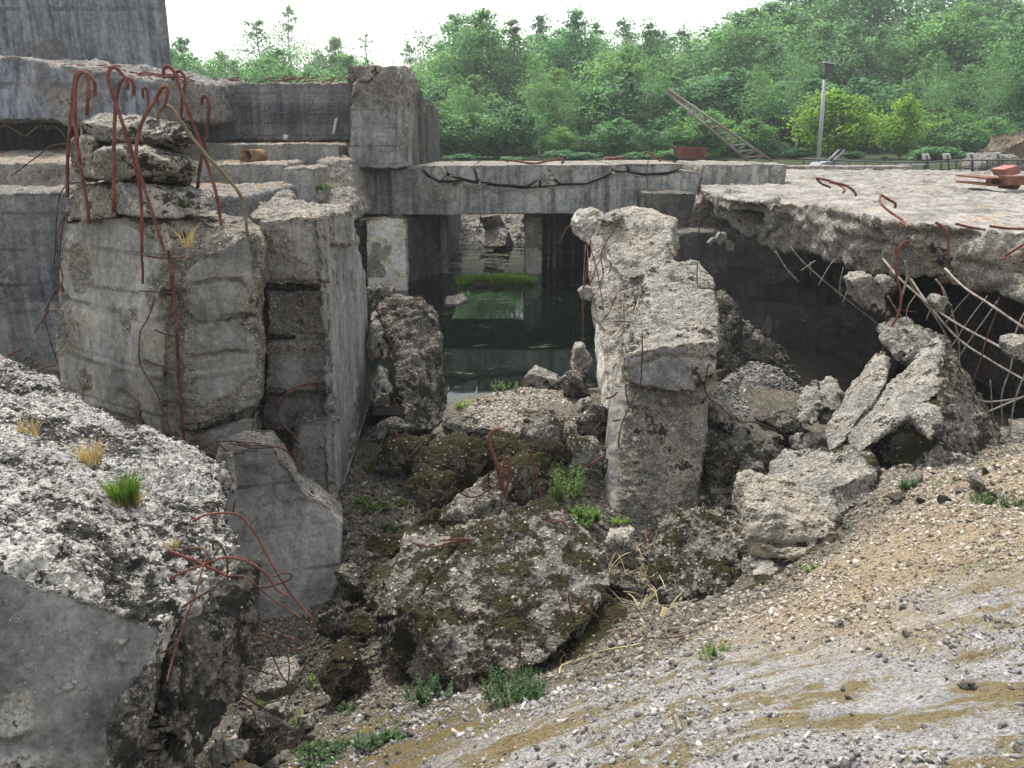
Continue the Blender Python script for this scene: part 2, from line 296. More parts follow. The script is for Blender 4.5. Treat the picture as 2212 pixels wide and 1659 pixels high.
M = dict(
 wet_shade=concrete('wet_shaded_concrete', lo=(.04, .04, .035), hi=(.14, .13, .11), flo=(.016, .017, .015), fhi=(.10, .10, .085), streak=1.0, white=.1, lichen=.2, board=(1, 3.0)), earth=concrete('brown_earth', lo=(.07, .05, .03), hi=(.24, .18, .12), peb=.3, lichen=.3, moss=.6),  # first one: dark tones carry the shade of channel, bay and left gap
 block=concrete('weathered_concrete', moss=.15, white=.15, board=(2, 3.4), streak=.62),
 pillar=concrete('broken_pillar_concrete', lo=(.10, .095, .085), hi=(.33, .30, .25), flo=(.15, .15, .14), fhi=(.33, .32, .30), moss=.22, board=(2, 2.3), streak=.7, yellow=.12, white=.1, lichen=.25),
 plank=concrete('plank_marked_concrete', flo=(.16, .155, .15), fhi=(.34, .33, .32), streak=.85, board=(1, 5.5), moss=.12, lichen=.2),
 pebbly=concrete('pebbly_lichen_concrete', lo=(.20, .19, .175), hi=(.60, .58, .53), peb=.6, ps=52, sx=.8, lichen=.72, con=.45, moss=.2, flo=(.11, .115, .115), fhi=(.30, .30, .28), streak=.35, white=.16, spots=.25),
 slab=concrete('roof_slab_concrete', lo=(.13, .12, .105), hi=(.40, .37, .32), peb=.6, lichen=.2, moss=.12, sedum=.30, flo=(.16, .15, .135), fhi=(.33, .31, .285), streak=0., white=.1),
 bridge=concrete('beam_concrete', flo=(.10, .105, .11), fhi=(.50, .50, .47), streak=.75, white=.8, lichen=.1, board=(0, 1.0), yellow=.10, moss=.05),
 dark=concrete('dark_stained_concrete', lo=(.08, .08, .08), hi=(.26, .25, .24), flo=(.04, .045, .052), fhi=(.21, .22, .235), streak=.75, board=(2, 2.6), white=.35, lichen=.3, sedum=.55),
 tower=concrete('tower_concrete', lo=(.10, .10, .10), hi=(.25, .24, .23), flo=(.025, .032, .045), fhi=(.24, .27, .32), streak=.95, board=(2, .8), white=.3, lichen=.1, sx=.4),
 ledge=concrete('ledge_concrete', flo=(.15, .155, .15), fhi=(.34, .34, .32), streak=.5, white=.2, sedum=.62, lichen=.15, lo=(.16, .15, .13), hi=(.40, .37, .33)),
 cellar=concrete('shaded_cellar_concrete', lo=(.07, .07, .065), hi=(.2, .19, .17), flo=(.012, .012, .011), fhi=(.075, .07, .06), streak=1.0, board=(2, 1.8), white=.12, lichen=.2),  # near-black tones carry the shade under the roof slab
 yellow=concrete('yellow_stained_render', lo=(.22, .20, .16), hi=(.5, .47, .40), flo=(.80, .78, .70), fhi=(.95, .93, .86), streak=.1, yellow=.75, lichen=.12, white=.3),
 splinter=concrete('pale_splintered_concrete', lo=(.17, .16, .14), hi=(.50, .465, .40), flo=(.40, .37, .33), fhi=(.66, .61, .54), streak=.9, lichen=.22, peb=.5, white=.3),
 light=concrete('pale_broken_concrete', lo=(.17, .16, .14), hi=(.41, .385, .34), peb=.5, lichen=.55, moss=.48, mup=.2, msc=3.6),
 mossy=concrete('mossy_broken_concrete', lo=(.075, .068, .056), hi=(.33, .305, .26), peb=.40, ps=34, lichen=.72, moss=.92, mup=.16, msc=4.5, spots=.12, flo=(.08, .08, .072), fhi=(.20, .195, .18)),
 mossier=concrete('moss_covered_concrete', lo=(.09, .08, .065), hi=(.28, .25, .20), peb=.25, lichen=.6, moss=1.22, mup=.22, msc=2.6, mcol=((.038, .028, .008), (.058, .062, .012)), spots=.06),
 darkrock=concrete('dark_lichen_concrete', lo=(.055, .05, .042), hi=(.28, .255, .215), peb=.42, lichen=.9, moss=.7, mup=.2, spots=.1, flo=(.15, .145, .13), fhi=(.30, .28, .24)),
 rust=metal_rust('rusty_steel'), rustred=metal_rust('red_rusted_steel', (.17, .052, .038), (.25, .10, .07), (.10, .032, .025)),
 rod=plain('grey_steel_rod', (.34, .32, .29), (.20, .14, .10), 14), oldrod=plain('dirty_yellowish_rod', (.22, .19, .10), (.14, .09, .05), 10),
 twig=plain('dry_twig', (.34, .27, .17), (.20, .14, .08), 20), straw=plain('straw', (.52, .43, .26), (.36, .27, .13), 6),
 bark=plain('bark', (.16, .14, .12), (.07, .06, .05), 5), pale_bark=plain('pale_bark', (.42, .42, .40), (.15, .14, .13), 4),
 redpaint=plain('faded_red_paint', (.17, .055, .045), (.11, .035, .03), 5), orange=plain('weathered_orange_paint', (.25, .11, .06), (.15, .06, .04), 7), pinkpaint=plain('faded_pink_red_paint', (.40, .17, .14), (.30, .12, .10), 7),
 pole=plain('galvanised_pole', (.50, .49, .50), (.38, .37, .39), 3, .5), lampdark=plain('dark_lamp_housing', (.07, .07, .08), (.05, .05, .05), 5, .5), lampwhite=plain('pale_lamp_face', (.62, .62, .60), (.45, .45, .44), 5, .4), rail=plain('dark_green_rail', (.04, .055, .05), (.03, .04, .04), 4, .5),
 greyblue=plain('grey_blue_metal', (.33, .36, .40), (.25, .28, .32), 3, .4), crane=plain('rusty_grey_lattice_paint', (.36, .35, .33), (.26, .15, .09), 1.6, .7),
)
# ------------------------------------------------------------ terrain
CT = [(2212,1659,1.7),(1700,1659,1.85),(1200,1659,2.3),(900,1659,2.8),(650,1640,3.7),(2212,1400,2.4),(1800,1400,2.8),(1450,1400,3.4),(1200,1480,3.6),(900,1480,4.0),(650,1500,4.6),
 (2212,1200,3.2),(1900,1200,3.7),(1650,1250,4.75),(2212,1010,4.6),(1950,1080,4.8),(1820,1157,4.75),(1400,1300,4.9),(1050,1490,4.2),(750,1300,5.35),(760,1150,6.0),(850,1000,7.0),(850,1100,6.3),(1200,1050,6.4),(1250,1150,5.8),
 (1150,900,7.2),(1130,845,7.9),(1000,868,7.9),(1250,840,8.1),(1640,785,8.7),(1600,830,8.2),(1700,850,8.6),(1560,900,7.8),(1650,930,7.6),(1550,1000,7.0),(1550,1200,5.4),(1800,1000,6.9),(1950,1030,5.9),(2180,985,5.6),(2212,900,9.0),(1400,1210,5.9),(1500,1240,5.3)]
CW = [(-3,2,-3.2),(-3,5,-3.2),(-3,8,-3.1),(-5,8,-3.1),(-1,10,-3.1),(1,10,-3.1),(0,12,-3.2),(0,16,-3.2),(0,20,-3.1),(0,25,-2.3),(4,12,-3.2),(8,12,-4.2),(6,10,-4.0),(10,10,-4.2),(9,8,-3.8),(7,7,-3.0),(3,.5,-1.55),(0,.5,-1.85),(-2,.5,-2.9),(6,3,-1.3),(6,5,-1.7),(-8,5,-3),(8,0,-1.3),(0,-3,-1.8),(-8,0,-3),(5,16,-3.2),(10,16,-3.2),(-6,14,-3),(4,20,-3.1)]
_cp = np.array([P(*c) for c in CT]+[np.array(c, float) for c in CW])
_cx = _cp[:, :2]; _D = np.linalg.norm(_cx[:, None]-_cx[None], axis=2); _n = len(_cx)
_A = np.zeros((_n+3, _n+3)); _A[:_n, :_n] = _D+np.eye(_n)*-.05; _A[:_n, _n] = 1; _A[:_n, _n+1:] = _cx; _A[_n, :_n] = 1; _A[_n+1:, :_n] = _cx.T
_sol = np.linalg.solve(_A, np.concatenate((_cp[:, 2], (0, 0, 0))))
PLAT = -.78
def hz(x, y, det=True):
    x = np.atleast_1d(np.asarray(x, float)); y = np.atleast_1d(np.asarray(y, float)); q = np.stack((x, y), -1)
    z = np.zeros(len(q))
    for i in range(0, len(q), 20000):
        s = q[i:i+20000]; z[i:i+20000] = np.linalg.norm(s[:, None]-_cx[None], axis=2)@_sol[:_n]+_sol[_n]+s@_sol[_n+1:]
    z = np.clip(z, -4.4, -1.0)
    k = np.maximum(sstep(25.0, 28.5, y), np.maximum(sstep(12.5, 15.5, x), np.maximum(sstep(-8, -13, x), sstep(-5, -9, y))))
    z = z*(1-k)+PLAT*k
    z = z+sstep(30, 75, y)*sstep(10, 45, x)*5.0
    if det:
        p = np.stack((x, y, x*0), 1); near = 1-sstep(10, 14, y)
        z = z+near*(.05*fbm(p*1.6, 4, 3)+.012*fbm(p*12, 3, 5))
    return z
def G(px, py, y0=.8, y1=12):
    ys = np.linspace(y0, y1, 400); u = (px-1106)/FPX; v = (829.5-py)/FPX; t = ys/(CP+v*SP); z = t*(v*CP-SP); h = hz(u*t, ys)
    k = np.argmax(z < h); k = k if z[k] < h[k] else -1
    return np.array((u*t[k], ys[k], h[k]))
def axis(a, b, fine, lo, hi, g=1.12):
    v = list(np.arange(a, b, fine)); s = fine; x = v[-1]
    while x < hi: s *= g; x += s; v.append(x)
    s = fine; x = v[0]; w = []
    while x > lo: s *= g; x -= s; w.append(x)
    return np.array(w[::-1]+v)
gx = axis(-2.6, 5.2, .026, -450, 450); gy = axis(1.3, 9.5, .026, -450, 700)
X, Y_ = np.meshgrid(gx, gy); V = np.stack((X.ravel(), Y_.ravel()), 1); Z = hz(V[:, 0], V[:, 1]); V = np.column_stack((V, Z))
nx, ny = len(gx), len(gy); I = np.arange(nx*ny).reshape(ny, nx)
F = np.stack((I[:-1, :-1], I[:-1, 1:], I[1:, 1:], I[1:, :-1]), -1).reshape(-1, 4)
me = bpy.data.meshes.new('ground'); me.vertices.add(len(V)); me.vertices.foreach_set('co', V.astype(np.float32).ravel())
me.loops.add(F.size); me.loops.foreach_set('vertex_index', F.ravel()); me.polygons.add(len(F)); me.polygons.foreach_set('loop_start', np.arange(0, F.size, 4)); me.polygons.foreach_set('loop_total', np.full(len(F), 4)); me.polygons.foreach_set('use_smooth', np.ones(len(F), bool)); me.update(); me.validate()
# zones (real surface kinds): grey gravel on the near slope, tan sandy grit along its upper edge, dark rubble soil in the pit, green by the water
def zone(x, y, z):
    d = (x*.52+y*1.0)-3.75-.35*(x-1)*.4          # distance beyond the gravel's upper edge
    p = np.stack((x, y, z*0), 1); n = fbm(p*.9, 4, 31)
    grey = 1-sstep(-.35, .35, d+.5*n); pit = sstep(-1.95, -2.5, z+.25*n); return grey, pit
zg, zp = zone(V[:, 0], V[:, 1], V[:, 2])
for nm, a in (('grey', zg), ('pit', zp)): me.attributes.new(nm, 'FLOAT', 'POINT').data.foreach_set('value', a.astype(np.float32))
def groundmat():
    n = NT('rubble_ground'); g = n.attr('grey'); p = n.attr('pit')
    s1 = n.noise(9, 8, .75); s2 = n.noise(60, 6, .75); s3 = n.noise(1.4, 6, .6)
    pd = n.voro(36); pc = n.sep(n.voro(36, out='Color')); qd = n.voro(90); qc = n.sep(n.voro(90, out='Color'))
    tan = n.mix(n.st(n.ma('ADD', n.ma('MULTIPLY', s2, .7), n.ma('MULTIPLY', s1, .4)), .35, .75), (.17, .12, .065), (.47, .37, .24))
    gry = n.mix(n.st(n.ma('ADD', n.ma('MULTIPLY', s2, .7), n.ma('MULTIPLY', s1, .4)), .38, .72), (.14, .132, .125), (.50, .475, .45))
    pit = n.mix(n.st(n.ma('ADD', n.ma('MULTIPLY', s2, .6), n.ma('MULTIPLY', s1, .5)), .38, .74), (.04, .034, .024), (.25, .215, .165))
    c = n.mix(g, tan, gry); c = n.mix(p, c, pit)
    c = n.mix(n.ma('MULTIPLY', n.st(qd, .42, .28), n.ma('GREATER_THAN', qc[0], .55)), c, n.mix(qc[1], (.26, .22, .18), (.66, .60, .52)))
    c = n.mix(n.ma('MULTIPLY', n.st(pd, .36, .24), n.ma('GREATER_THAN', pc[0], .84)), c, n.mix(pc[1], (.22, .21, .20), (.60, .56, .50)))
    dv = n.t.nodes.new('ShaderNodeMapping'); dv.inputs['Rotation'].default_value = (0, 0, math.radians(-27)); dv.inputs['Scale'].default_value = (2.6, 6.5, 2); n._in(dv.inputs[0], n.co)
    mo = n.noise(1.0, 9, .74, v=dv.outputs[0], dist=.3); mk = n.ma('MULTIPLY', n.st(n.ma('ADD', mo, n.ma('ADD', n.ma('MULTIPLY', n.ma('SUBTRACT', s1, .5), .45), n.ma('MULTIPLY', n.ma('SUBTRACT', s2, .5), .30))), .485, .55), g)
    c = n.mix(n.ma('MULTIPLY', mk, .82), c, n.mix(n.noise(35, 3), (.075, .050, .012), (.25, .18, .04)))
    gm = n.ma('MULTIPLY', n.st(n.noise(2.1, 7, .7), .56, .64), n.ma('SUBTRACT', 1, g)); c = n.mix(n.ma('MULTIPLY', gm, .45), c, n.mix(n.noise(50, 3), (.05, .075, .02), (.15, .21, .07)))
    z = n.sep(n.t.nodes.new('ShaderNodeNewGeometry').outputs['Position'])[1]; far = n.st(z, 24, 28)
    c = n.mix(far, c, n.mix(n.noise(.8, 6), (.02, .035, .012), (.06, .075, .025))); n.col(c)
    h = n.ma('ADD', n.ma('MULTIPLY', s1, 1.0), n.ma('MULTIPLY', s2, .5)); h = n.ma('ADD', h, n.ma('MULTIPLY', n.st(qd, .5, .1), .35)); h = n.ma('ADD', h, n.ma('MULTIPLY', n.st(pd, .45, .1), .3)); n.bump(h, 1., .022); return n.m
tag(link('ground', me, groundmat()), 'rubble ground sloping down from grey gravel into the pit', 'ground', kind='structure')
# water
def watermat():
    n = NT('canal_water'); n.b.inputs['Roughness'].default_value = .04; n.b.inputs['IOR'].default_value = 1.33; n.b.inputs['Specular IOR Level'].default_value = .32
    al = n.st(n.ma('ADD', n.noise(1.1, 9, .78, v=n.vec((1, 2.0, 1))), n.ma('MULTIPLY', n.st(n.sep(n.t.nodes.new('ShaderNodeNewGeometry').outputs['Position'])[1], 13, 17), .07)), .59, .64)
    n.col(n.mix(al, (.003, .006, .004), n.mix(n.noise(45, 4, .8), (.012, .022, .008), (.05, .07, .022))))
    n._in(n.b.inputs['Roughness'], n.ma('ADD', .015, n.ma('MULTIPLY', al, .6)))
    n.bump(n.ma('ADD', n.noise(3, 3, v=n.vec((1, 2.2, 1))), n.ma('MULTIPLY', n.noise(30, 2), .08)), .02, .02); return n.m
WZ = -2.62
tag(obj_np('water', (np.array([(x, y, WZ) for x, y in ((-2.9, 8.0), (3.2, 8.0), (3.2, 26), (-2.9, 26))]), [(0, 1, 2, 3)]), watermat(), smooth=False), 'still dark green water in the sunken channel under the beam', 'water', kind='structure')
# ------------------------------------------------------------ distant bunker, walls, ledges
xr = P(368, 100, 24)[0]
def ebox(x0, x1, y0, y1, z0, z1): return box(x0, x1, y0, y1, z0, z1)
solid('bunker_tower', [bm_np(hull_bm([(x, y, z) for x, y in ((xr-16, 24), (xr, 24), (xr-16, 34), (P(352, 100, 34)[0], 34)) for z in (-1, 11)]))], M['tower'], vox=.16, rough=.12, scale=1.2, formed=[(0, -1, 0), (1, 0, 0)], fd=.1, label='towering dark streaked concrete block filling the upper left corner', cat='bunker')
def z_at(py, Y): return P(1106, py, Y)[2]
solid('overhanging_slab', [hull((-900, 100, 13.2), (60, 126, 13.2), (150, 140, 13.2), (350, 172, 13.4), (-900, 200, 13.0), (60, 262, 13.0), (345, 268, 13.2), ext=(0, 4.5, .15))], M['tower'], vox=.045, rough=.12, scale=.7, formed=[(0, -1, 0)], label='thick streaked concrete slab overhanging a black gap below the tower', cat='concrete slab')
fw = solid('parapet_wall', [ebox(P(330, 200, 17)[0], P(775, 200, 17)[0], 17, 19, z_at(305, 17), z_at(180, 17))], M['dark'], vox=.045, rough=.07, scale=.5, formed=[(0, -1, 0)], label='long dark stained concrete wall behind the hooked bars, rusty debris along its top', cat='concrete wall')
rnd = random.Random(3)
for i in range(26):   # rusty mesh and twigs lying on top of the far walls
    x = rnd.uniform(P(340, 175, 17)[0], P(760, 175, 17)[0]); z = z_at(178, 17); a = rnd.uniform(-.6, .6); L = rnd.uniform(.12, .5)
    q = [(x, 17.2+rnd.uniform(-.15, .5), z+.02), (x+L*.5, 17.3, z+rnd.uniform(.03, .12)), (x+L, 17.3+a*.4, z+rnd.uniform(.0, .14))]
    obj_np('rusty_wire', tube_np(q, .009, 5, wob=.02, seed=i), M['rustred'], fw)
for a in ([(1720, 800), (1850, 795), (1950, 765), (2010, 700), (2045, 620)], [(1380, 700), (1500, 665), (1700, 715), (1880, 735), (2200, 680)]):
    rebar(a, 16.9, 1.6, M['rust'], fw, 'wire')
solid('lime_stain', [hull((610, 290, 16.93), (624, 292, 16.93), (620, 303, 16.9), (611, 302, 16.93), ext=(0, .06, 0))], plain('lime', (.75, .73, .66)), vox=.02, rough=.01, parent=fw)
solid('lime_stain', [hull((717, 285, 16.93), (722, 258, 16.93), (730, 253, 16.93), (727, 272, 16.93), (721, 293, 16.93), ext=(0, .06, 0))], plain('lime_pale', (.78, .76, .70)), vox=.02, rough=.01, parent=fw)
for p_, y_ in (([(-60, 800), (0, 820), (40, 815), (90, 842), (165, 880), (240, 822), (290, 812)], 13.3), ([(290, 812), (310, 840), (330, 815), (385, 840), (420, 890)], 13.3)): rebar(p_, y_, 2.2, M['twig'], [o for o in COL.objects if o.name.startswith('overhanging_slab')][0], 'wire')
# mesh of rusty bars on the overhanging slab
rs = empty('rebar_tangle', P(260, 172, 14.2), 'flattened tangle of thin rusty rods on the overhanging slab', 'rebar tangle')
for i in range(34):
    x = rnd.uniform(120, 345); q = [P(x, 150+(x-150)*.11+rnd.uniform(-3, 3), 13.6), P(x+rnd.uniform(15, 45), 147+(x-150)*.12+rnd.uniform(-6, 3), 14.0), P(x+rnd.uniform(50, 100), 150+(x-150)*.13+rnd.uniform(-8, 6), 14.3)]
    obj_np('rod', tube_np(q, .011, 5, wob=.05, seed=i), M['rustred'], rs)
solid('concrete_ledge', [ebox(P(400, 315, 15.6)[0], -3.05, 15.6, 17.6, z_at(346, 15.6)-.6, z_at(311, 15.6))], M['ledge'], vox=.035, rough=.04, formed=[(0, -1, 0)], label='narrow concrete ledge with pinkish growth at the foot of the long dark wall', cat='concrete ledge')
solid('concrete_ledge', [ebox(-12, P(612, 350, 14)[0], 14.0, 15.7, -1.9, z_at(352, 14.0))], M['ledge'], vox=.04, rough=.04, formed=[(0, -1, 0)], label='pale concrete step carrying the short rusty pipe', cat='concrete ledge')
solid('concrete_block', [ebox(P(612, 365, 13)[0], P(683, 365, 13)[0], 12.9, 13.9, z_at(438, 12.9), z_at(363, 12.9))], M['ledge'], vox=.02, rough=.04, formed=[(0, -1, 0)], label='squarish grey block standing at the end of the pipe step', cat='concrete block')
solid('concrete_block', [hull((683, 345, 14.6), (756, 345, 14.6), (683, 470, 14.0), (775, 470, 14.0), ext=(0, 1.3, 0))], M['ledge'], vox=.03, rough=.06, formed=[(0, -1, 0)], label='grey wall stump between the squarish block and the tall upright block', cat='concrete block')
solid('concrete_block', [hull((690, 415, 13.6), (752, 415, 13.6), (762, 440, 13.2), (690, 445, 13.2), (760, 480, 13.2), (690, 480, 13.2), ext=(0, .6, 0))], M['ledge'], vox=.022, rough=.06, scale=.2, label='low broken chunk with green weeds at the foot of the tall upright block', cat='concrete block')
solid('concrete_ledge', [ebox(-12, P(575, 405, 11.8)[0], 11.8, 14.0, -2.2, z_at(412, 11.8))], M['ledge'], vox=.035, rough=.05, formed=[(0, -1, 0)], label='lower concrete step with pink plants behind the hooked pillar', cat='concrete ledge')
solid('retaining_wall', [ebox(-14, P(545, 440, 10)[0], 9.6, 12.2, -3.2, z_at(424, 9.6)), ebox(-14, P(150, 410, 9.2)[0], 9.2, 9.8, -3.2, z_at(414, 9.2))], M['dark'], vox=.035, rough=.04, formed=[(0, -1, 0)], board=(2, .32, .02), label='dark board-marked retaining wall at the left edge', cat='concrete wall')
solid('grassy_ledge', [hull((-200, 345, 11.8), (210, 352, 11.8), (-200, 322, 13.6), (230, 326, 13.6), (-200, 440, 11.8), (210, 440, 11.8), (-200, 440, 14.2), (230, 440, 14.2))], M['ledge'], vox=.04, rough=.05, label='sloping ledge with dry grass under the black gap', cat='concrete ledge')
# gap's back wall, shade painted dark; unseen side wall added to block light
solid('cellar_wall', [ebox(-18, P(345, 300, 16)[0], 17.2, 17.8, -1, 1.2), ebox(-15, -14.5, 12.5, 17.5, -1.5, 1.5)], M['wet_shade'], vox=.08, rough=.05, formed=[(0, -1, 0)], label='back wall inside the gap under the overhanging slab, its shade painted black, with an added unseen side wall', cat='concrete wall')
pz = P(530, 345, 14.6); pz[2] = z_at(352, 14.0)+.09
ang = np.linspace(.2, 6.1, 22); pv = []
for k, (xx, rr) in enumerate(((0, .105), (0, .115), (.34, .115), (.34, .105))):
    pv += [(xx, rr*math.cos(a+2), rr*math.sin(a+2)) for a in ang]
pf = [(k*22+j, k*22+j+1, ((k+1) % 4)*22+j+1, ((k+1) % 4)*22+j) for k in range(4) for j in range(21)]
pv = np.array(pv); c_, s_ = math.cos(-1.0), math.sin(-1.0); pv = np.stack((pv[:, 0]*c_-pv[:, 1]*s_*-1*-1, pv[:, 0]*-s_+pv[:, 1]*c_, pv[:, 2]), 1)
obj_np('pipe', (pv+pz, pf), plain('brown_rusty_pipe', (.26, .17, .08), (.12, .07, .04), 8), loc=pz, label='short split rusty pipe lying on the pale step', cat='pipe')
# ------------------------------------------------------------ channel walls, beam
cw = solid('channel_wall', [ebox(-3.3, -1.98, 15.3, 16.6, -3.3, z_at(466, 16)), ebox(-2.95, -2.12, 16.4, 25.5, -3.3, .55),
  bm_np(hull_bm([(x, y, z) for x, y in ((-2.6, 16.05), (-1.99, 16.05), (-1.42, 17.25), (-2.6, 17.6)) for z in (-3.3, -1.42)])), ebox(-2.6, -1.38, 17.6, 23.5, -3.3, -1.2)]+
  [ebox(-3.0, -1.98-.02*k, y, y+w, -1.5, h) for k, (y, w, h) in enumerate(((16.55, .9, 1.28), (18.2, .8, 1.15), (19.9, .5, 1.05), (21.6, .7, .95), (23.4, .5, .85), (24.8, .6, .8)))], M['wet_shade'], vox=.04, rough=.04, formed=[(1, 0, 0), (.9, -.4, 0)], thr=.8, fmask=lambda c: 1+c[:, 0]*0, label='left wall of the channel, ribbed and rising above the beam behind the upright block', cat='concrete wall')
solid('corner_post', [ebox(-1.44, -1.30, 17.25, 17.6, -3.3, -1.38)], M['plank'], vox=.02, rough=.02, scale=.2, formed=[(0, -1, 0)], parent=cw)
solid('render_panel', [prism([(790, 476), (830, 470), (878, 472), (880, 560), (884, 690), (800, 690), (792, 600)], (0, .14, 0), 15.2)], M['yellow'], vox=.02, rough=.02, scale=.25, formed=[(0, -1, 0)], parent=cw, cell=1.2)
ub = solid('upright_block', [prism([(767, 178), (800, 180), (822, 158), (842, 140), (854, 142), (863, 160), (857, 250), (853, 364), (754, 364), (753, 317), (762, 217)], (.15, 1.3, 0), 15.15)], M['block'], vox=.022, rough=.055, scale=.35, formed=[(0, -1, 0), (1, 0, 0)], fmask=lambda c: 1-.95*sstep(.45, .6, c[:, 2])*sstep(1.25, 1.1, c[:, 2]), label='tall upright concrete block with a cracked top standing on the left end of the beam', cat='concrete block')
solid('loose_cap', [hull((762, 143, 15.1), (818, 140, 15.1), (820, 152, 15.1), (795, 176, 15.1), (770, 176, 15.1), ext=(0, 1.0, 0))], M['block'], vox=.018, rough=.03, scale=.2, parent=ub)
solid('broken_edge', [hull((757, 214, 15.1), (763, 180, 15.1), (775, 178, 15.1), (765, 205, 15.1), ext=(0, .6, 0))], M['block'], vox=.018, rough=.02, scale=.2, parent=ub)
bt = (0, 2.9, 0)
br = solid('concrete_beam', [prism([(762, 368), (870, 366), (905, 360), (925, 385), (950, 396), (985, 394), (1000, 392), (1030, 398), (1080, 404), (1130, 407), (1180, 404), (1215, 402), (1270, 400), (1310, 384), (1325, 372), (1360, 375), (1390, 380), (1440, 378), (1475, 368), (1510, 372), (1512, 432), (1490, 455), (1440, 460), (1300, 463), (1100, 462), (900, 465), (780, 463), (764, 440)], bt, 16.0)], M['bridge'], vox=.024, rough=.02, scale=.5, formed=[(0, -1, 0)], fd=.25, label='long cracked concrete beam bridging the sunken channel', cat='concrete beam')
for nm, pts in (('cracked_slab', [(908, 358), (950, 358), (965, 378), (950, 391), (928, 380)]), ('cracked_slab', [(956, 357), (1020, 357), (1030, 392), (1000, 386), (970, 377)]),
    ('cracked_slab', [(1024, 357), (1322, 356), (1324, 368), (1308, 380), (1268, 396), (1212, 398), (1196, 384), (1165, 386), (1140, 402), (1080, 399), (1034, 392)]),
    ('loose_chip', [(1144, 404), (1164, 389), (1164, 403)]), ('loose_chip', [(1168, 388), (1194, 387), (1208, 400), (1168, 403)]), ('loose_chip', [(955, 390), (965, 381), (992, 388), (975, 391)]), ('loose_chip', [(1036, 396), (1052, 398), (1048, 403), (1038, 401)]),
    ('cracked_slab', [(1328, 355), (1350, 354), (1356, 371), (1328, 369)]), ('cracked_slab', [(1353, 354), (1478, 354), (1474, 364), (1440, 373), (1392, 376), (1362, 372)])):
    solid(nm, [prism(pts, bt if nm == 'cracked_slab' else (0, .3, 0), 15.98)], M['bridge'], vox=.02, rough=.008, scale=.3, formed=[(0, -1, 0)], parent=br)
rebar([(1070, 1050), (1100, 1040), (1240, 1060), (1330, 1045), (1420, 1032), (1440, 1045), (1425, 1060)], 16.2, 4.5, M['rustred'], br, ox=737.3)
rebar([(1965, 990), (1990, 990), (2070, 1045)], 16.2, 4, M['rustred'], br, ox=737.3); rebar([(1995, 1010), (1980, 1120), (1990, 1250), (2015, 1330)], 15.9, 1.8, M['rust'], br, 'wire', ox=737.3)
rebar([(900, 1390), (905, 1430), (870, 1500), (800, 1520)], 16.5, 1.5, M['rust'], br, 'wire', ox=737.3)
# beam end right, window pier, low blocks
solid('concrete_beam', [ebox(P(1515, 370, 16)[0], P(1700, 370, 16)[0], 16.02, 18.6, z_at(440, 16), z_at(356, 16))], M['bridge'], vox=.035, rough=.03, formed=[(0, -1, 0)], label='low concrete kerb running on to the right behind the roof slab', cat='concrete beam')
solid('concrete_kerb', [ebox(P(1690, 370, 18.6)[0], P(1960, 365, 24)[0], 23.6, 24.4, -1.4, z_at(357.5, 24))], M['bridge'], vox=.04, rough=.02, formed=[(0, -1, 0)], label='thin grey kerb along the far side of the roof slab below the lamp post', cat='kerb')
wl = solid('pierced_wall', [prism([(1378, 462), (1442, 462), (1442, 488), (1488, 488), (1488, 452), (1530, 452), (1545, 560), (1555, 700), (1300, 700), (1300, 640), (1330, 600), (1378, 560)], (0, .6, 0), 15.6)], M['bridge'], vox=.025, rough=.02, formed=[(0, -1, 0)], label='grey wall with a square black opening under the right end of the beam', cat='concrete wall')
solid('broken_corner', [hull((1500, 440, 15.0), (1530, 425, 15.0), (1548, 440, 15.0), (1552, 480, 15.0), (1545, 510, 15.1), (1500, 525, 15.2), (1492, 480, 15.1), ext=(0, .8, 0))], M['block'], vox=.02, rough=.06, scale=.3, parent=wl)
# right channel wall: pale pier, thin post, roofed bay with its shade painted dark
rw_ = solid('channel_wall', [ebox(2.3, 3.2, 15.2, 25.5, -3.3, -.9), ebox(.62, 3.2, 20.2, 20.6, -3.3, -.9), ebox(.30, 3.2, 16.3, 24.5, -1.40, -.95), ebox(.34, .62, 20.2, 24.5, -3.3, -1.2)], M['wet_shade'], vox=.04, rough=.03, formed=[(0, -1, 0), (-1, 0, 0)], thr=.8, label='right bay of the channel, roofed, its shade painted nearly black', cat='concrete wall')
solid('pier', [ebox(.26, .60, 17.2, 17.6, -3.3, -1.38), ebox(.30, .55, 17.6, 19.5, -3.3, -1.38)], M['splinter'], vox=.022, rough=.03, scale=.2, formed=[(0, -1, 0)], parent=rw_)
for x_, w_, m_ in ((.74, .05, 'plank'), (.86, .07, 'plank'), (1.0, .05, 'wet_shade'), (1.25, .06, 'wet_shade'), (1.5, .05, 'wet_shade')): solid('post', [ebox(x_, x_+w_, 17.9, 18.1, -3.3, -1.38)], M[m_], vox=.02, rough=.012, scale=.1, formed=[(0, -1, 0)], parent=rw_)
solid('leaning_post', [hull((1032, 470, 21), (1060, 466, 21), (1098, 536, 21.5), (1070, 540, 21.5), ext=(.2, .5, 0))], M['dark'], vox=.03, rough=.03, formed=[(0, -1, 0)], label='dark leaning concrete post at the far end of the channel', cat='concrete post')
solid('far_bank', [hull((1000, 470, 24), (1130, 470, 24), (990, 500, 23), (1140, 500, 23), (980, 560, 21.5), (1150, 560, 21.5), ext=(0, 1.5, -.5))], M['light'], vox=.04, rough=.2, scale=.7, label='pale rubble bank closing the far end of the channel', cat='rubble bank')
solid('concrete_chunk', [hull((1035, 520, 21), (1062, 478, 21.4), (1098, 505, 21), (1092, 532, 20.6), (1050, 535, 20.6), ext=(0, .7, 0))], M['light'], vox=.03, rough=.05, label='pointed grey chunk on the far bank of the channel', cat='concrete chunk')
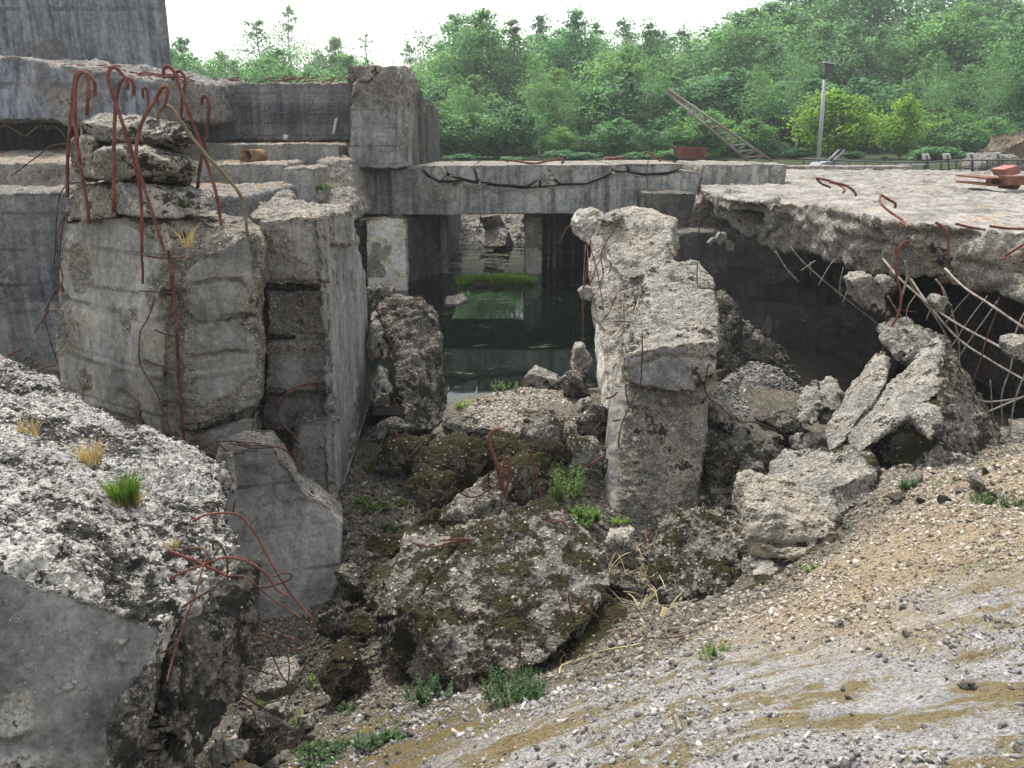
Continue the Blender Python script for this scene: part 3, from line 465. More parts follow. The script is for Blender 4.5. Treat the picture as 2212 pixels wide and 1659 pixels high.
# cellar under the roof slab
solid('cellar_wall', [hull((1462, 500, 14.6), (1940, 500, 13.2), (1462, 900, 14.6), (1940, 900, 13.2), ext=(0, .8, 0)), ebox(-.0+7.2, 8.2, 8, 24, -3.6, -1.2), ebox(2.4, 14, 20, 20.6, -3.6, -1.2), ebox(13.2, 13.8, 8, 21, -3.6, -1.2), ebox(P(2330, 800, 7.4)[0], 13.5, 7.4, 7.9, -4.6, -1.1)], M['cellar'], vox=.05, rough=.03, formed=[(0, -1, 0), (-.1, -1, 0)], thr=.75, board=(2, .45, .02), label='streaked back wall of the cellar under the roof slab, its shade painted dark, with an added unseen closing wall', cat='concrete wall')  # shade painted into the wall; unseen closing wall at right added to block light
# the roof slab itself
top = [(1518, 410, 14), (1575, 430, 12.6), (1662, 437, 12.0), (1708, 437, 11.6), (1775, 443, 10.6), (1828, 457, 9.8), (1902, 473, 8.9), (1975, 483, 8.3), (2108, 493, 7.7), (2212, 497, 7.2), (2500, 520, 6.6), (4200, 540, 6.4)]
bot = [(1640, 528, 12.1), (1688, 540, 11.7), (1762, 553, 10.8), (1822, 576, 10.0), (1915, 594, 9.2), (1985, 604, 8.6), (2110, 622, 8.0), (2188, 645, 7.6), (2500, 690, 6.9), (4200, 700, 6.7)]
ZT = -.80
parts = []
def onz(px, py, z): return PZ(px, py, z)
tops = [PZ(p[0], p[1], ZT) for p in top]; bots = [P(*p) for p in bot]
def chunk(tp, bp, yb, zt=ZT, th=.75):
    q = list(tp)+list(bp)
    for a in list(tp)+list(bp): q.append(np.array((a[0]+(yb-a[1])*.18, yb, zt-.0 if a[2] > zt-.3 else zt-th)))
    return bm_np(hull_bm(q))
for i in range(len(tops)-1):
    if i < 2: tp = [tops[i], tops[i+1]]; bp = [t+np.array((.05, .25, -.16)) for t in tp]; parts.append(chunk(tp, bp, 17.0, th=.25)); continue
    parts.append(chunk([tops[i], tops[i+1]], [bots[i-2], bots[i-1]], 19.0))
parts.append(hull((1552, 452, 12.9), (1575, 445, 12.8), (1655, 455, 12.2), (1640, 490, 12.2), (1622, 515, 12.3), (1575, 487, 12.6), ext=(.1, .7, 0)))
parts.append(box(P(1600, 375, 19)[0], 17, 16.5, 23.6, -1.4, ZT-.004))
sl_ = solid('roof_slab', parts, M['slab'], vox=.034, rough=.10, scale=.45, formed=[(0, 0, 1)], fd=.42, thr=.9, cuts=[([(1664, 437), (1645, 460), (1650, 490), (1652, 522)], 7, .12), ([(1775, 443), (1778, 466), (1850, 478)], 5, .07), ([(1560, 432), (1600, 450), (1660, 452)], 5, .08), ([(1960, 500), (2040, 515), (2110, 505)], 9, .12), ([(1800, 500), (1880, 530), (1960, 540)], 8, .08), ([(2080, 560), (2150, 580), (2220, 575)], 9, .10)], label='huge broken roof slab with pale top and jagged edge over the black cellar', cat='concrete slab')
# ------------------------------------------------------------ left hooked pillar and its loose slabs
D = 'rebar'
A = solid('broken_pillar', [
  hull((142, 480, 6.9), (150, 472, 7.0), (250, 470, 6.4), (360, 490, 6.2), (372, 540, 6.0), (330, 700, 5.95), (140, 620, 6.9), (118, 700, 6.9), (130, 830, 6.8), (345, 880, 5.95), (350, 960, 5.95), (200, 900, 6.4), ext=(-.2, .9, 0)),
  hull((345, 560, 6.1), (400, 560, 6.05), (400, 965, 5.95), (345, 930, 6.0), ext=(0, 1.2, 0)),
  hull((395, 590, 6.0), (440, 548, 6.0), (480, 540, 6.1), (545, 505, 6.2), (562, 520, 6.25), (568, 650, 6.25), (572, 780, 6.25), (560, 880, 6.2), (480, 912, 6.05), (392, 930, 5.95), ext=(-.30, 1.1, 0)),
  hull((250, 470, 6.4), (400, 480, 6.6), (460, 475, 6.9), (545, 500, 6.3), (470, 540, 6.1), (390, 570, 6.1), (330, 560, 6.1), ext=(-.25, .8, 0)),
  hull((330, 880, 6.05), (555, 900, 6.25), (550, 985, 6.3), (455, 975, 6.1), (400, 985, 6.0), (330, 960, 6.05), ext=(-.27, .9, -.1)),
  hull((140, 840, 6.8), (330, 870, 6.1), (330, 985, 6.0), (250, 960, 6.1), (135, 850, 6.8), ext=(0, 1.0, -1.6)),
  hull((400, 930, 6.1), (540, 920, 6.3), (540, 1500, 6.5), (330, 1500, 6.3), (300, 1000, 6.2), ext=(-.3, 1.0, -.2)),
 ], M['pillar'], vox=.0145, rough=.045, scale=.30, formed=[(-.55, -.83, 0), (.0, -1, 0), (.05, -1, 0)], thr=.82, fd=.10, cell=.6, board=(2, .34, .012), cuts=[([(a/3, 553+b/3) for a, b in pl], w, d) for pl, w, d in (([(1260, 185), (1400, 155), (1540, 160), (1600, 195)], 5, .05), ([(1240, 660), (1400, 640), (1480, 622), (1600, 628)], 5, .05), ([(1170, 1115), (1300, 1112), (1480, 1060), (1650, 1005)], 6, .08), ([(530, 195), (700, 215), (900, 248)], 3.5, .025), ([(1130, 250), (1220, 390), (1300, 432), (1480, 415), (1650, 398)], 3.5, .03), ([(1060, 90), (1010, 200), (1050, 150)], 7, .06), ([(940, 700), (990, 730)], 8, .05), ([(780, 880), (880, 960), (885, 1100)], 6, .05), ([(1700, 200), (1690, 330), (1730, 520), (1720, 700)], 5, .05), ([(600, 1000), (760, 1050), (900, 1090)], 7, .06))],
 fmask=lambda c: 1-sstep(.13, .05, np.abs(c[:, 0]-(-2.42-.02*(c[:, 2]))))*.96, label='massive cracked concrete pillar with rusty hooked bars at left', cat='concrete pillar')
for nm, pts, lb, fm in (
  ('broken_slab', [(175, 268, 6.7), (215, 250, 6.9), (290, 248, 6.8), (405, 272, 6.6), (412, 298, 6.5), (395, 330, 6.85), (240, 306, 6.7), (172, 305, 6.75)], 'topmost broken slab between the rusty hooks on the left pillar', 0),
  ('broken_slab', [(202, 330, 6.35), (215, 320, 6.4), (240, 322, 6.3), (310, 313, 6.5), (400, 340, 6.6), (426, 362, 6.5), (408, 398, 6.8), (240, 390, 6.45), (200, 383, 6.4)], 'thick slab lying second from the top on the left pillar', 0),
  ('broken_slab', [(250, 400, 6.3), (262, 396, 6.4), (400, 408, 6.5), (460, 430, 6.5), (455, 462, 6.4), (330, 470, 6.2), (252, 462, 6.25)], 'lowest loose slab on the left pillar with a green sprig growing by it', 0)):
    solid(nm, [hull(*pts, ext=(-.25, .7, 0))], M['light'], vox=.0125, rough=.024, scale=.18, label=lb, cat='concrete slab')
solid('concrete_block', [hull((155, 300, 6.8), (200, 300, 6.6), (205, 385, 6.5), (180, 390, 6.6), (152, 360, 6.8), ext=(-.22, .6, 0))], M['pillar'], vox=.0125, rough=.04, scale=.2, label='upright stump wedged left of the two upper slabs on the left pillar', cat='concrete block')
solid('concrete_block', [hull((146, 415, 6.9), (190, 400, 6.9), (250, 402, 6.5), (252, 470, 6.35), (200, 475, 6.4), (145, 480, 6.8), ext=(-.25, .7, 0))], M['pillar'], vox=.0125, rough=.04, scale=.2, label='rough block left of the lowest loose slab on the left pillar', cat='concrete block')
H = [([(438, 1280), (438, 1050), (455, 800), (478, 560), (500, 480), (540, 460), (580, 495), (612, 540), (615, 625)], 6.75, 8, 'rustred'),
 ([(580, 1450), (560, 1300), (510, 1000), (490, 800), (490, 560), (520, 475), (560, 480), (572, 560), (563, 750)], 6.4, 8.5, 'rustred'),
 ([(735, 1380), (738, 1100), (742, 800), (765, 580), (800, 510), (845, 515), (868, 560), (866, 620)], 6.25, 8.5, 'rustred'),
 ([(918, 1640), (915, 1300), (880, 1080), (820, 880), (745, 650), (700, 520), (712, 450), (750, 440), (790, 480), (825, 530), (825, 580)], 6.1, 8.5, 'rustred'),
 ([(1105, 1700), (1075, 1650), (1000, 1420), (930, 1200), (890, 1050), (890, 900), (930, 770), (1000, 660), (1050, 570), (1085, 570), (1085, 610), (1065, 690)], 6.05, 8.5, 'rustred'),
 ([(1605, 1530), (1570, 1300), (1480, 1160), (1340, 1010), (1200, 830), (1120, 710), (1070, 688), (1035, 720), (1020, 790)], 6.15, 8, 'oldrod'),
 ([(1435, 1460), (1400, 1250), (1330, 1020), (1250, 800), (1170, 580), (1130, 470), (1090, 430), (1060, 450), (1065, 510)], 6.4, 8, 'rustred'),
 ([(1280, 1220), (1300, 1060), (1330, 900), (1350, 750), (1352, 670), (1330, 625), (1308, 635), (1308, 680)], 6.9, 7.5, 'rust'),
 ([(960, 740), (958, 620), (945, 570), (925, 580), (928, 640)], 7.0, 7, 'rustred'), ([(1170, 780), (1185, 620), (1200, 520), (1170, 465), (1140, 470), (1118, 520)], 6.9, 7, 'oldrod')]
for i, (p, y, r, m) in enumerate(H):
    rebar(p, y, r, M['rust'] if m == 'oldrod' and i > 7 else M[m], A)
rebar([(1085, -40), (1095, 0), (1130, 300), (1150, 600), (1165, 900), (1185, 1110), (1195, 1260)], 5.9, 8, M['rust'], A, oy=553)
rebar([(915, -20), (925, 80), (925, 180)], 5.95, 6, M['rust'], A, oy=553)
for p in ([(900, 225), (1060, 235), (1150, 245)], [(1000, 480), (1090, 510), (1150, 520)], [(1000, 700), (1090, 730), (1165, 745)], [(1050, 940), (1190, 955)]): rebar(p, 5.87, 3, M['rust'], A, 'stirrup', oy=553)
rebar([(950, 0), (1070, 15), (1200, 5)], 5.9, 4, M['rust'], A, 'stirrup', oy=553)
rebar([(1005, 270), (960, 400), (910, 500), (905, 670), (950, 780), (1005, 870), (1060, 1000), (1110, 1150), (1135, 1290)], 5.8, 3.2, M['rust'], A, 'wire', oy=553)
rebar([(630, 1035), (740, 1050), (850, 1075), (950, 1160), (1070, 1280)], (5.9, 5.7), 3, M['rust'], A, 'wire', oy=553)
rebar([(1250, 1140), (1300, 1210), (1440, 1300)], 5.9, 3, M['rust'], A, 'wire', oy=553)
rebar([(1020, 1100), (1000, 1160), (990, 1270)], 5.75, 5, M['oldrod'], A, 'wire', oy=553)
for p in ([(530, 1180), (430, 1200), (380, 1290), (365, 1450), (360, 1660)], [(560, 1410), (450, 1380), (390, 1450), (370, 1550), (375, 1660)], [(600, 1420), (460, 1420), (420, 1420), (390, 1560), (380, 1700)], [(430, 1420), (460, 1500), (440, 1570), (410, 1600)]):
    rebar(p, 6.9, 2.6, M['rust'], A, 'wire')
for p in ([(375, -20), (390, 60), (400, 170), (340, 250), (300, 370), (220, 500)], [(405, 190), (330, 280), (290, 360)], [(400, 190), (430, 270), (500, 340)], [(295, 380), (300, 450), (330, 560), (375, 690)], [(290, 380), (340, 350), (400, 385)], [(350, 0), (352, 50)]):
    rebar(p, 6.85, 2.8, M['rust'], A, 'wire', oy=553)
rebar([(440, 930), (330, 945), (220, 1030), (70, 1140)], 7.0, 2.5, M['rust'], A, 'wire')
# ------------------------------------------------------------ plank-faced pillar right of it
xB = P(700, 460, 6.7)[0]
Bp = []
def fx(px_, py_, x):       # point on the plane x = const
    u = (px_-1106)/FPX; v = (829.5-py_)/FPX; t = x/u; return np.array((x, t*(CP+v*SP), t*(v*CP-SP)))
side = [(703, 480), (718, 462), (760, 462), (770, 520), (790, 592), (800, 760), (806, 900), (802, 1010), (790, 1080), (760, 1150), (742, 1140), (725, 1075), (722, 900)]
sq = [fx(a, b, xB) for a, b in side]
bm = bmesh.new(); f_ = bm.faces.new([bm.verts.new(p) for p in sq]); r_ = bmesh.ops.extrude_face_region(bm, geom=[f_])
for v in r_['geom']:
    if isinstance(v, bmesh.types.BMVert): v.co.x -= .07
Bp.append(bm_np(bm))
Bp += [hull((552, 480, 6.75), (620, 470, 6.75), (702, 470, 6.75), (706, 615, 6.75), (560, 612, 6.75), ext=(0, 1.2, 0)),
 hull((575, 630, 6.9), (702, 622, 6.9), (706, 730, 6.9), (578, 722, 6.9), ext=(0, 1.1, 0)),
 hull((575, 738, 6.85), (702, 735, 6.85), (712, 850, 6.8), (570, 850, 6.8), ext=(0, 1.1, 0)),
 hull((565, 850, 6.95), (712, 845, 6.9), (718, 920, 6.8), (570, 930, 6.95), ext=(0, 1.0, 0)),
 hull((632, 915, 6.65), (720, 900, 6.6), (722, 1055, 6.6), (690, 1060, 6.6), (638, 1010, 6.65), ext=(0, 1.0, 0)),
 hull((560, 612, 7.05), (705, 612, 7.0), (710, 1120, 7.0), (565, 1120, 7.1), ext=(0, .8, -.2)),
 hull((545, 470, 7.0), (720, 458, 6.85), (765, 462, 7.6), (740, 452, 8.4), (600, 430, 8.4), (560, 440, 7.8), ext=(0, 0, -.25))]
B = solid('plank_marked_pillar', Bp, M['plank'], vox=.0165, rough=.05, scale=.22, formed=[(1, 0, 0), (0, -1, 0)], fd=.09, thr=.86, cell=.5, fmask=lambda c: np.where(c[:, 0] > xB-.05, 1, .75-.75*sstep(-1.05, -1.15, c[:, 2])*sstep(-1.75, -1.65, c[:, 2])), board=(1, .16, .006), cuts=[([(a/3, 553+b/3) for a, b in pl], w, d) for pl, w, d in (([(1740, 540), (1860, 522), (1950, 505), (2120, 527)], 5, .05), ([(1970, 760), (2100, 765)], 5, .03), ([(1700, 190), (2110, 190)], 6, .08), ([(1710, 870), (1900, 900), (2120, 890)], 6, .03), ([(1910, 1060), (1910, 1300)], 4, .03))], label='tall concrete pillar whose right side shows upright plank marks, beside the hooked pillar', cat='concrete pillar')
solid('rough_hump', [hull((560, 450, 8.2), (600, 415, 8.4), (622, 412, 8.5), (645, 440, 8.4), (640, 460, 8.2), (575, 465, 8.0), ext=(0, .4, -.1))], M['light'], vox=.017, rough=.03, parent=B)
obj_np('pale_strip', tube_np([fx(804, 850, xB+.012), fx(775, 940, xB+.012), fx(741, 1046, xB+.012)], .009, 5), M['splinter'], B)
rebar([(2120, 825), (2020, 830), (1920, 850), (1850, 900), (1808, 980), (1815, 1070), (1870, 1130), (1920, 1180), (1940, 1210)], (6.75, 6.3), 6, M['rust'], B, oy=553)
rebar([(2085, 180), (2087, 300)], 6.8, 2.5, M['rust'], B, 'wire', oy=553)
# leaning slab
SB = solid('leaning_slab', [prism([(466, 985, 5.5), (500, 975, 5.5), (560, 962, 5.55), (590, 962, 5.6), (625, 1010, 5.6), (652, 1062, 5.6), (700, 1085, 5.6), (745, 1132, 5.6), (742, 1210, 5.5), (720, 1290, 5.4), (690, 1385, 5.2), (640, 1470, 5.1), (530, 1480, 5.0), (510, 1250, 5.3)], (-.12, .42, -.03))], M['block'], vox=.0145, rough=.022, scale=.3, formed=[(0, -1, .0), (0, -1, -.25), (0, -1, .3)], thr=.75, label='smooth slab leaning below the two left pillars, its right edge rounded', cat='concrete slab')
solid('timber_strip', [hull((488, 980, 5.4), (500, 978, 5.4), (508, 1060, 5.3), (500, 1070, 5.3), ext=(0, .05, 0))], M['splinter'], vox=.008, rough=.006, parent=SB)
for p, yy in (([(1400, 1200), (1470, 1260), (1530, 1280), (1600, 1260), (1620, 1220), (1560, 1220), (1480, 1215)], 5.45), ([(1480, 1190), (1600, 1230), (1700, 1225), (1820, 1245), (1890, 1280), (1930, 1340), (1945, 1420)], 5.5), ([(1500, 1215), (1640, 1245), (1800, 1240), (1880, 1290), (1935, 1400)], 5.45), ([(1385, 1200), (1500, 1200), (1690, 1215)], 5.5)):
    rebar(p, yy, 3, M['rust'], SB, 'wire', oy=553)
# ------------------------------------------------------------ foreground pebbly block
Fb = solid('pebbly_block', [
  hull((-200, 752, 5.5), (30, 778, 5.4), (60, 830, 5.1), (150, 920, 4.7), (280, 985, 4.3), (400, 1010, 4.0), (455, 1020, 3.9), (470, 1060, 3.8), (515, 1180, 3.25), (350, 1355, 2.62), (230, 1320, 2.58), (0, 1232, 2.45), (-300, 1180, 2.35), (-600, 1000, 2.6), (225, 1680, 2.40), (120, 1900, 2.36), (-300, 1900, 2.3), (445, 1400, 3.6), (420, 1250, 4.0), (250, 1100, 4.5), (-300, 1100, 5.5), (520, 1250, 3.2)),
  hull((120, 840, 5.1), (190, 900, 4.75), (330, 975, 4.4), (345, 1010, 4.2), (200, 1010, 4.2), (60, 900, 4.9)),
  hull((300, 920, 4.75), (360, 945, 4.6), (440, 985, 4.2), (466, 1010, 4.0), (466, 1075, 3.85), (380, 1060, 3.9), (315, 1000, 4.3), ext=(0, .15, -.1))],
  M['pebbly'], vox=.0095, rough=.045, scale=.22, formed=[(.15, -.98, 0), (.15, -.95, .2), (.2, -.9, -.3)], thr=.80, fd=.10, cell=.55, label='big foreground block at lower left with a pebbly lichen-spotted top and smooth dark face', cat='concrete block')
F2 = solid('split_block', [
  hull((372, 1335, 2.78), (430, 1255, 2.95), (500, 1235, 3.0), (545, 1218, 3.12), (530, 1240, 3.1), (545, 1330, 3.1), (540, 1460, 3.0), (400, 1700, 2.5), (335, 1700, 2.55), (335, 1480, 2.68), (350, 1380, 2.72), (450, 1300, 3.5), (545, 1240, 3.5)),
  hull((300, 1560, 2.50), (325, 1475, 2.60), (345, 1490, 2.66), (330, 1620, 2.55), (290, 1720, 2.4), ext=(.02, .25, 0))],
  M['darkrock'], vox=.010, rough=.045, scale=.2, formed=(), cuts=[([(350, 1390), (330, 1500), (300, 1660)], 9, .12), ([(380, 1330), (400, 1450), (390, 1600)], 6, .05)], label='narrow split-off part right of the foreground block with bent bars over it', cat='concrete block')
solid('pale_flake', [hull((240, 1540, 2.38), (280, 1560, 2.40), (310, 1440, 2.55), (318, 1480, 2.52), (290, 1600, 2.36), (262, 1700, 2.3), (228, 1700, 2.28), ext=(.01, .10, 0))], M['darkrock'], vox=.007, rough=.02, scale=.1, parent=F2)
fr = [([(800, 650), (900, 600), (1100, 430), (1300, 350), (1450, 295), (1600, 320), (1720, 400), (1790, 500), (1865, 545)], 2.85, 5.5), ([(1250, 60), (1330, 20), (1450, 5), (1560, 30), (1660, 150), (1780, 370), (1900, 550), (2040, 710)], 3.1, 6),
 ([(1100, 255), (1250, 310), (1400, 380), (1475, 415)], 2.9, 8), ([(1470, 420), (1570, 415), (1650, 470), (1800, 590), (1970, 700)], 2.9, 4.5), ([(1185, 240), (1300, 235), (1335, 290), (1310, 370), (1270, 520), (1200, 700), (1120, 950), (1080, 1100)], (2.95, 2.5), 4.5),
 ([(1385, 250), (1380, 200), (1405, 190), (1440, 230), (1470, 310), (1475, 400)], 2.95, 5), ([(1575, 515), (1600, 500), (1750, 480), (1870, 440), (1888, 405), (1830, 395), (1775, 420)], 3.05, 5), ([(885, 650), (870, 590), (830, 565), (800, 600)], 2.8, 5),
 ([(1040, 610), (1060, 530), (1095, 485), (1090, 560), (1085, 590)], 2.85, 5), ([(1130, 660), (1250, 570), (1380, 500)], 2.75, 5), ([(1160, 270), (1230, 320), (1260, 350)], 2.95, 4), ([(1040, 915), (1150, 850), (1200, 700)], 2.55, 4)]
for p, y, r in fr: rebar(p, y, r, M['rustred'] if r > 5 else M['rust'], F2, oy=1106)
for p, y, r in (([(1630, 680), (1700, 730), (1780, 780), (1950, 840), (1980, 880), (1880, 895)], 3.4, 3.5), ([(1650, 680), (1780, 710)], 3.3, 3), ([(1650, 790), (1750, 810), (1860, 920), (1870, 1080), (1820, 1200), (1710, 1250)], 3.4, 3.6), ([(1680, 800), (1760, 920), (1820, 1050), (1865, 1110)], 3.35, 3.6), ([(1500, 1150), (1600, 1210), (1740, 1290)], 3.0, 5), ([(1560, 1230), (1640, 1290), (1660, 1360)], 3.1, 3.5), ([(1610, 1010), (1800, 1065)], 3.1, 3.5)):
    rebar(p, y, r, M['rust'], F2, 'wire', oy=1106)
for p, y, r in (([(510, 100), (620, 45), (745, 0)], 3.3, 4), ([(410, 70), (330, 110), (320, 140), (360, 165)], 3.15, 5), ([(585, 425), (540, 420), (500, 450), (480, 490)], 2.75, 4.5), ([(275, 260), (310, 240), (370, 265), (400, 290)], 2.95, 4.5), ([(720, 350), (750, 310), (800, 300)], 2.95, 4), ([(0, 0), (90, -10)], 3.3, 4)):
    rebar(p, y, r, M['rust'], Fb, oy=1106)
for p, y, r in (([(735, 1650), (860, 1600), (985, 1560)], 3.5, 6), ([(680, 1530), (750, 1515)], 3.6, 3.5), ([(1100, 1525), (1200, 1490), (1350, 1410), (1370, 1480), (1330, 1620)], 3.8, 4), ([(1290, 1655), (1330, 1600), (1400, 1600), (1420, 1660)], 3.5, 4.5), ([(420, 1300), (470, 1285), (530, 1310)], 4.1, 4), ([(150, 690), (180, 655), (215, 665), (205, 740)], 5.3, 3.4), ([(345, 830), (340, 780), (370, 750), (385, 790), (370, 850)], 5.3, 3.6), ([(230, 750), (300, 720), (380, 700)], 5.3, 3), ([(250, 770), (340, 740), (385, 760)], 5.2, 3), ([(50, 650), (150, 595)], 5.3, 4), ([(540, 1000), (590, 985), (605, 1010)], 4.7, 3)):
    rebar(p, y, r, M['rust'], Fb, oy=553)
rebar([(1510, 1660), (1530, 1570)], 3.6, 3.5, M['rust'], F2, oy=553)
# ------------------------------------------------------------ leaning rock by the channel, hanging stones
def mk(name, pts, ext, mat, lb, cat='concrete rock', vox=.018, rough=.06, scale=.28, formed=(), parent=None, extra=(), **k):
    def sh(q, e): return (e[0]+.8*e[1]*float(np.mean([P(*p)[0]/p[2] for p in q])), e[1], e[2])
    return solid(name, [hull(*pts, ext=sh(pts, ext))]+[hull(*e, ext=sh(e, ext2)) for e, ext2 in extra], M[mat], vox=vox, rough=rough, scale=scale, formed=formed, label=lb, cat=cat if lb else None, parent=parent, **k)
LR = mk('leaning_rock', [(815, 672, 8.4), (850, 655, 8.5), (905, 662, 8.5), (945, 700, 8.5), (958, 800, 8.2), (968, 890, 7.8), (955, 925, 7.5), (885, 935, 7.2), (860, 820, 7.7), (845, 720, 8.1)], (0, .55, 0), 'darkrock', 'tall leaning lichen-spotted rock at the left side of the channel mouth', 'concrete rock', formed=())
mk('concrete_rock', [(800, 690, 8.4), (820, 680, 8.4), (850, 720, 8.2), (856, 770, 8.0), (830, 780, 8.0), (800, 770, 8.2)], (0, .5, 0), 'light', 'pale rock wedged behind the leaning rock beside the plank-marked pillar')
mk('concrete_rock', [(795, 630, 9.0), (820, 622, 9.0), (848, 630, 9.0), (845, 655, 8.9), (815, 670, 8.8), (798, 665, 8.9)], (0, .3, 0), 'darkrock', 'dark jagged lump hanging above the leaning rock by the yellow stained wall', rough=.05, scale=.15)
mk('concrete_rock', [(806, 830, 7.7), (820, 795, 7.8), (838, 815, 7.7), (842, 880, 7.4), (812, 880, 7.4)], (0, .3, 0), 'light', 'small upright pointed rock at the left foot of the leaning rock', rough=.04, scale=.15)
for p, y in (([(440, 300), (470, 270), (520, 262), (535, 300), (532, 355)], 8.3), ([(340, 350), (380, 310), (420, 300)], 8.3), ([(390, 350), (320, 450), (305, 520), (345, 620), (345, 700), (310, 800)], 7.9), ([(190, 650), (330, 690)], 8), ([(240, 340), (300, 400)], 8.2), ([(340, 930), (380, 1000), (400, 1110)], 7.2), ([(340, 930), (370, 920), (440, 980)], 7.2), ([(280, 900), (295, 960), (270, 990), (230, 1000)], 7.3)):
    rebar(p, y, 2.6, M['rust'], LR, 'wire', ox=737.3, oy=553)
# right leaning wall
Gw = solid('leaning_wall', [
 hull((1272, 560, 9.2), (1290, 490, 9.6), (1320, 478, 9.7), (1345, 520, 9.0), (1352, 640, 8.5), (1372, 660, 8.2), (1370, 760, 7.9), (1350, 850, 7.5), (1322, 900, 7.3), (1300, 900, 7.5), (1296, 840, 7.8), (1282, 700, 8.5), ext=(.12, .55, 0)),
 hull((1290, 495, 9.3), (1312, 468, 9.4), (1345, 458, 9.5), (1400, 462, 9.5), (1410, 498, 9.1), (1455, 490, 9.0), (1458, 560, 8.7), (1420, 600, 8.4), (1345, 600, 8.5), (1308, 560, 8.9), ext=(.2, .9, 0)),
 hull((1240, 480, 9.7), (1252, 462, 9.7), (1285, 452, 9.6), (1308, 468, 9.5), (1300, 520, 9.4), (1280, 532, 9.4), (1250, 515, 9.6), ext=(0, .45, 0))],
 M['splinter'], vox=.0185, rough=.038, scale=.26, formed=[(-1, -.1, 0)], thr=.8, fd=.35, board=(1, .09, .03), label='tall leaning wall with a pale splintered left edge right of the channel', cat='concrete wall')
solid('hanging_chunk', [hull((1345, 600, 8.5), (1395, 590, 8.5), (1402, 640, 8.3), (1375, 655, 8.3), (1348, 648, 8.4), ext=(0, .3, 0))], M['block'], vox=.014, rough=.03, parent=Gw)
solid('flat_stone', [hull((1288, 476, 9.2), (1330, 458, 9.3), (1348, 458, 9.3), (1345, 472, 9.1), (1325, 480, 9.1), ext=(0, .3, 0))], M['block'], vox=.014, rough=.02, scale=.15, label='small wedge-shaped stone resting on top of the leaning wall', cat='stone')
G2 = solid('leaning_block', [
 hull((1395, 588, 7.9), (1440, 562, 8.3), (1505, 563, 8.3), (1540, 605, 8.0), (1553, 700, 7.2), (1550, 745, 6.95), (1480, 745, 6.8), (1375, 760, 6.8), (1358, 770, 6.85), (1380, 680, 7.3), ext=(.05, .25, -.35)),
 hull((1358, 765, 6.8), (1480, 740, 6.72), (1550, 740, 6.9), (1538, 815, 6.85), (1500, 845, 6.75), (1440, 842, 6.7), (1352, 825, 6.75), ext=(.03, .8, 0))],
 M['light'], vox=.0145, rough=.034, scale=.24, formed=[(0, -1, 0)], fd=.2, cuts=[([(1360, 800), (1420, 770), (1545, 775)], 6, .04), ([(1452, 600), (1540, 625)], 4, .04)], label='pale sloping block with dark lichen patch capping the standing stump', cat='concrete block')
G3 = solid('standing_stump', [
 hull((1330, 835, 6.9), (1360, 825, 6.8), (1532, 850, 6.95), (1530, 920, 6.8), (1512, 1020, 6.5), (1500, 1090, 6.4), (1470, 1145, 6.25), (1400, 1168, 6.1), (1330, 1135, 6.2), (1305, 1080, 6.4), (1308, 960, 6.7), ext=(.1, .85, 0)),
 hull((1395, 590, 8.0), (1376, 680, 7.45), (1345, 780, 7.0), (1312, 960, 6.72), (1305, 1085, 6.42), (1325, 1085, 6.36), (1352, 830, 6.86), ext=(.05, .30, 0)),
 hull((1500, 1080, 6.9), (1520, 1000, 6.9), (1530, 1080, 6.9), (1500, 1125, 6.8), ext=(0, .3, 0))],
 M['pillar'], vox=.0145, rough=.036, scale=.28, formed=[(-1, -.3, 0)], thr=.8, fd=.3, cuts=[([(1420, 870), (1470, 872), (1530, 862)], 6, .04)], label='thick dark stump standing right of the rubble, bar sticking out at its foot', cat='concrete block')
for p, y, r in (([(1950, 510), (1945, 700), (1935, 830), (1870, 970), (1820, 1080), (1800, 1180), (1805, 1300)], 6.55, 3.2), ([(1845, 830), (1850, 920), (1895, 1010)], 6.6, 3), ([(1715, 925), (1760, 910), (1790, 880)], 6.7, 4), ([(1760, 1070), (1810, 1060)], 6.6, 4)): rebar(p, y, r, M['rust'], G3, 'wire', ox=737.3, oy=553)
rebar([(1970, 120), (1980, 180), (2010, 230)], (6.1, 5.9), 6, M['rustred'], G3, ox=737.3, oy=1106)
rebar([(170, 690), (150, 780), (155, 900), (250, 980), (350, 1070), (480, 1080), (600, 1130)], (6.7, 6.9), 3.2, M['rust'], G3, 'wire', ox=1474.6, oy=553)
cc = 3.687/1.0
def r4(pts, y, r, par=None, nm='wire', m='rust'): return rebar([(a, b) for a, b in pts], y, r, M[m], par or Gw, nm, ox=1179.7, oy=405.5, s=.2)
for p, y, r in (([(830, 470), (780, 460), (720, 490), (650, 590), (590, 720), (620, 900), (600, 1000), (480, 1030), (390, 1080)], 8.6, 2.2), ([(640, 700), (540, 850), (500, 980), (390, 1150)], 8.7, 2), ([(520, 450), (480, 600), (520, 800), (560, 950), (620, 1300), (600, 1500)], 8.4, 2), ([(1000, 980), (930, 1070), (800, 1110), (740, 1200), (690, 1330), (600, 1450)], 7.9, 2.2), ([(970, 1270), (900, 1280), (850, 1330)], 7.9, 2.2), ([(400, 1200), (405, 1500), (400, 1660)], 8.9, 1.8), ([(430, 1240), (310, 1480), (290, 1640)], 9, 1.8), ([(690, 790), (700, 850), (670, 920)], 8.4, 2.5), ([(500, 1400), (600, 1500), (700, 1640)], 8.2, 2), ([(840, 1240), (840, 1660)], 7.9, 1.8), ([(720, 1440), (930, 1450)], 7.8, 2.4), ([(290, 405), (240, 420), (190, 500), (140, 590), (110, 590), (105, 560)], 9.6, 3), ([(440, 600), (455, 800), (440, 1000), (400, 1050)], 9.0, 2), ([(530, 510), (700, 490), (740, 460)], 8.9, 1.8)): r4(p, y, r)
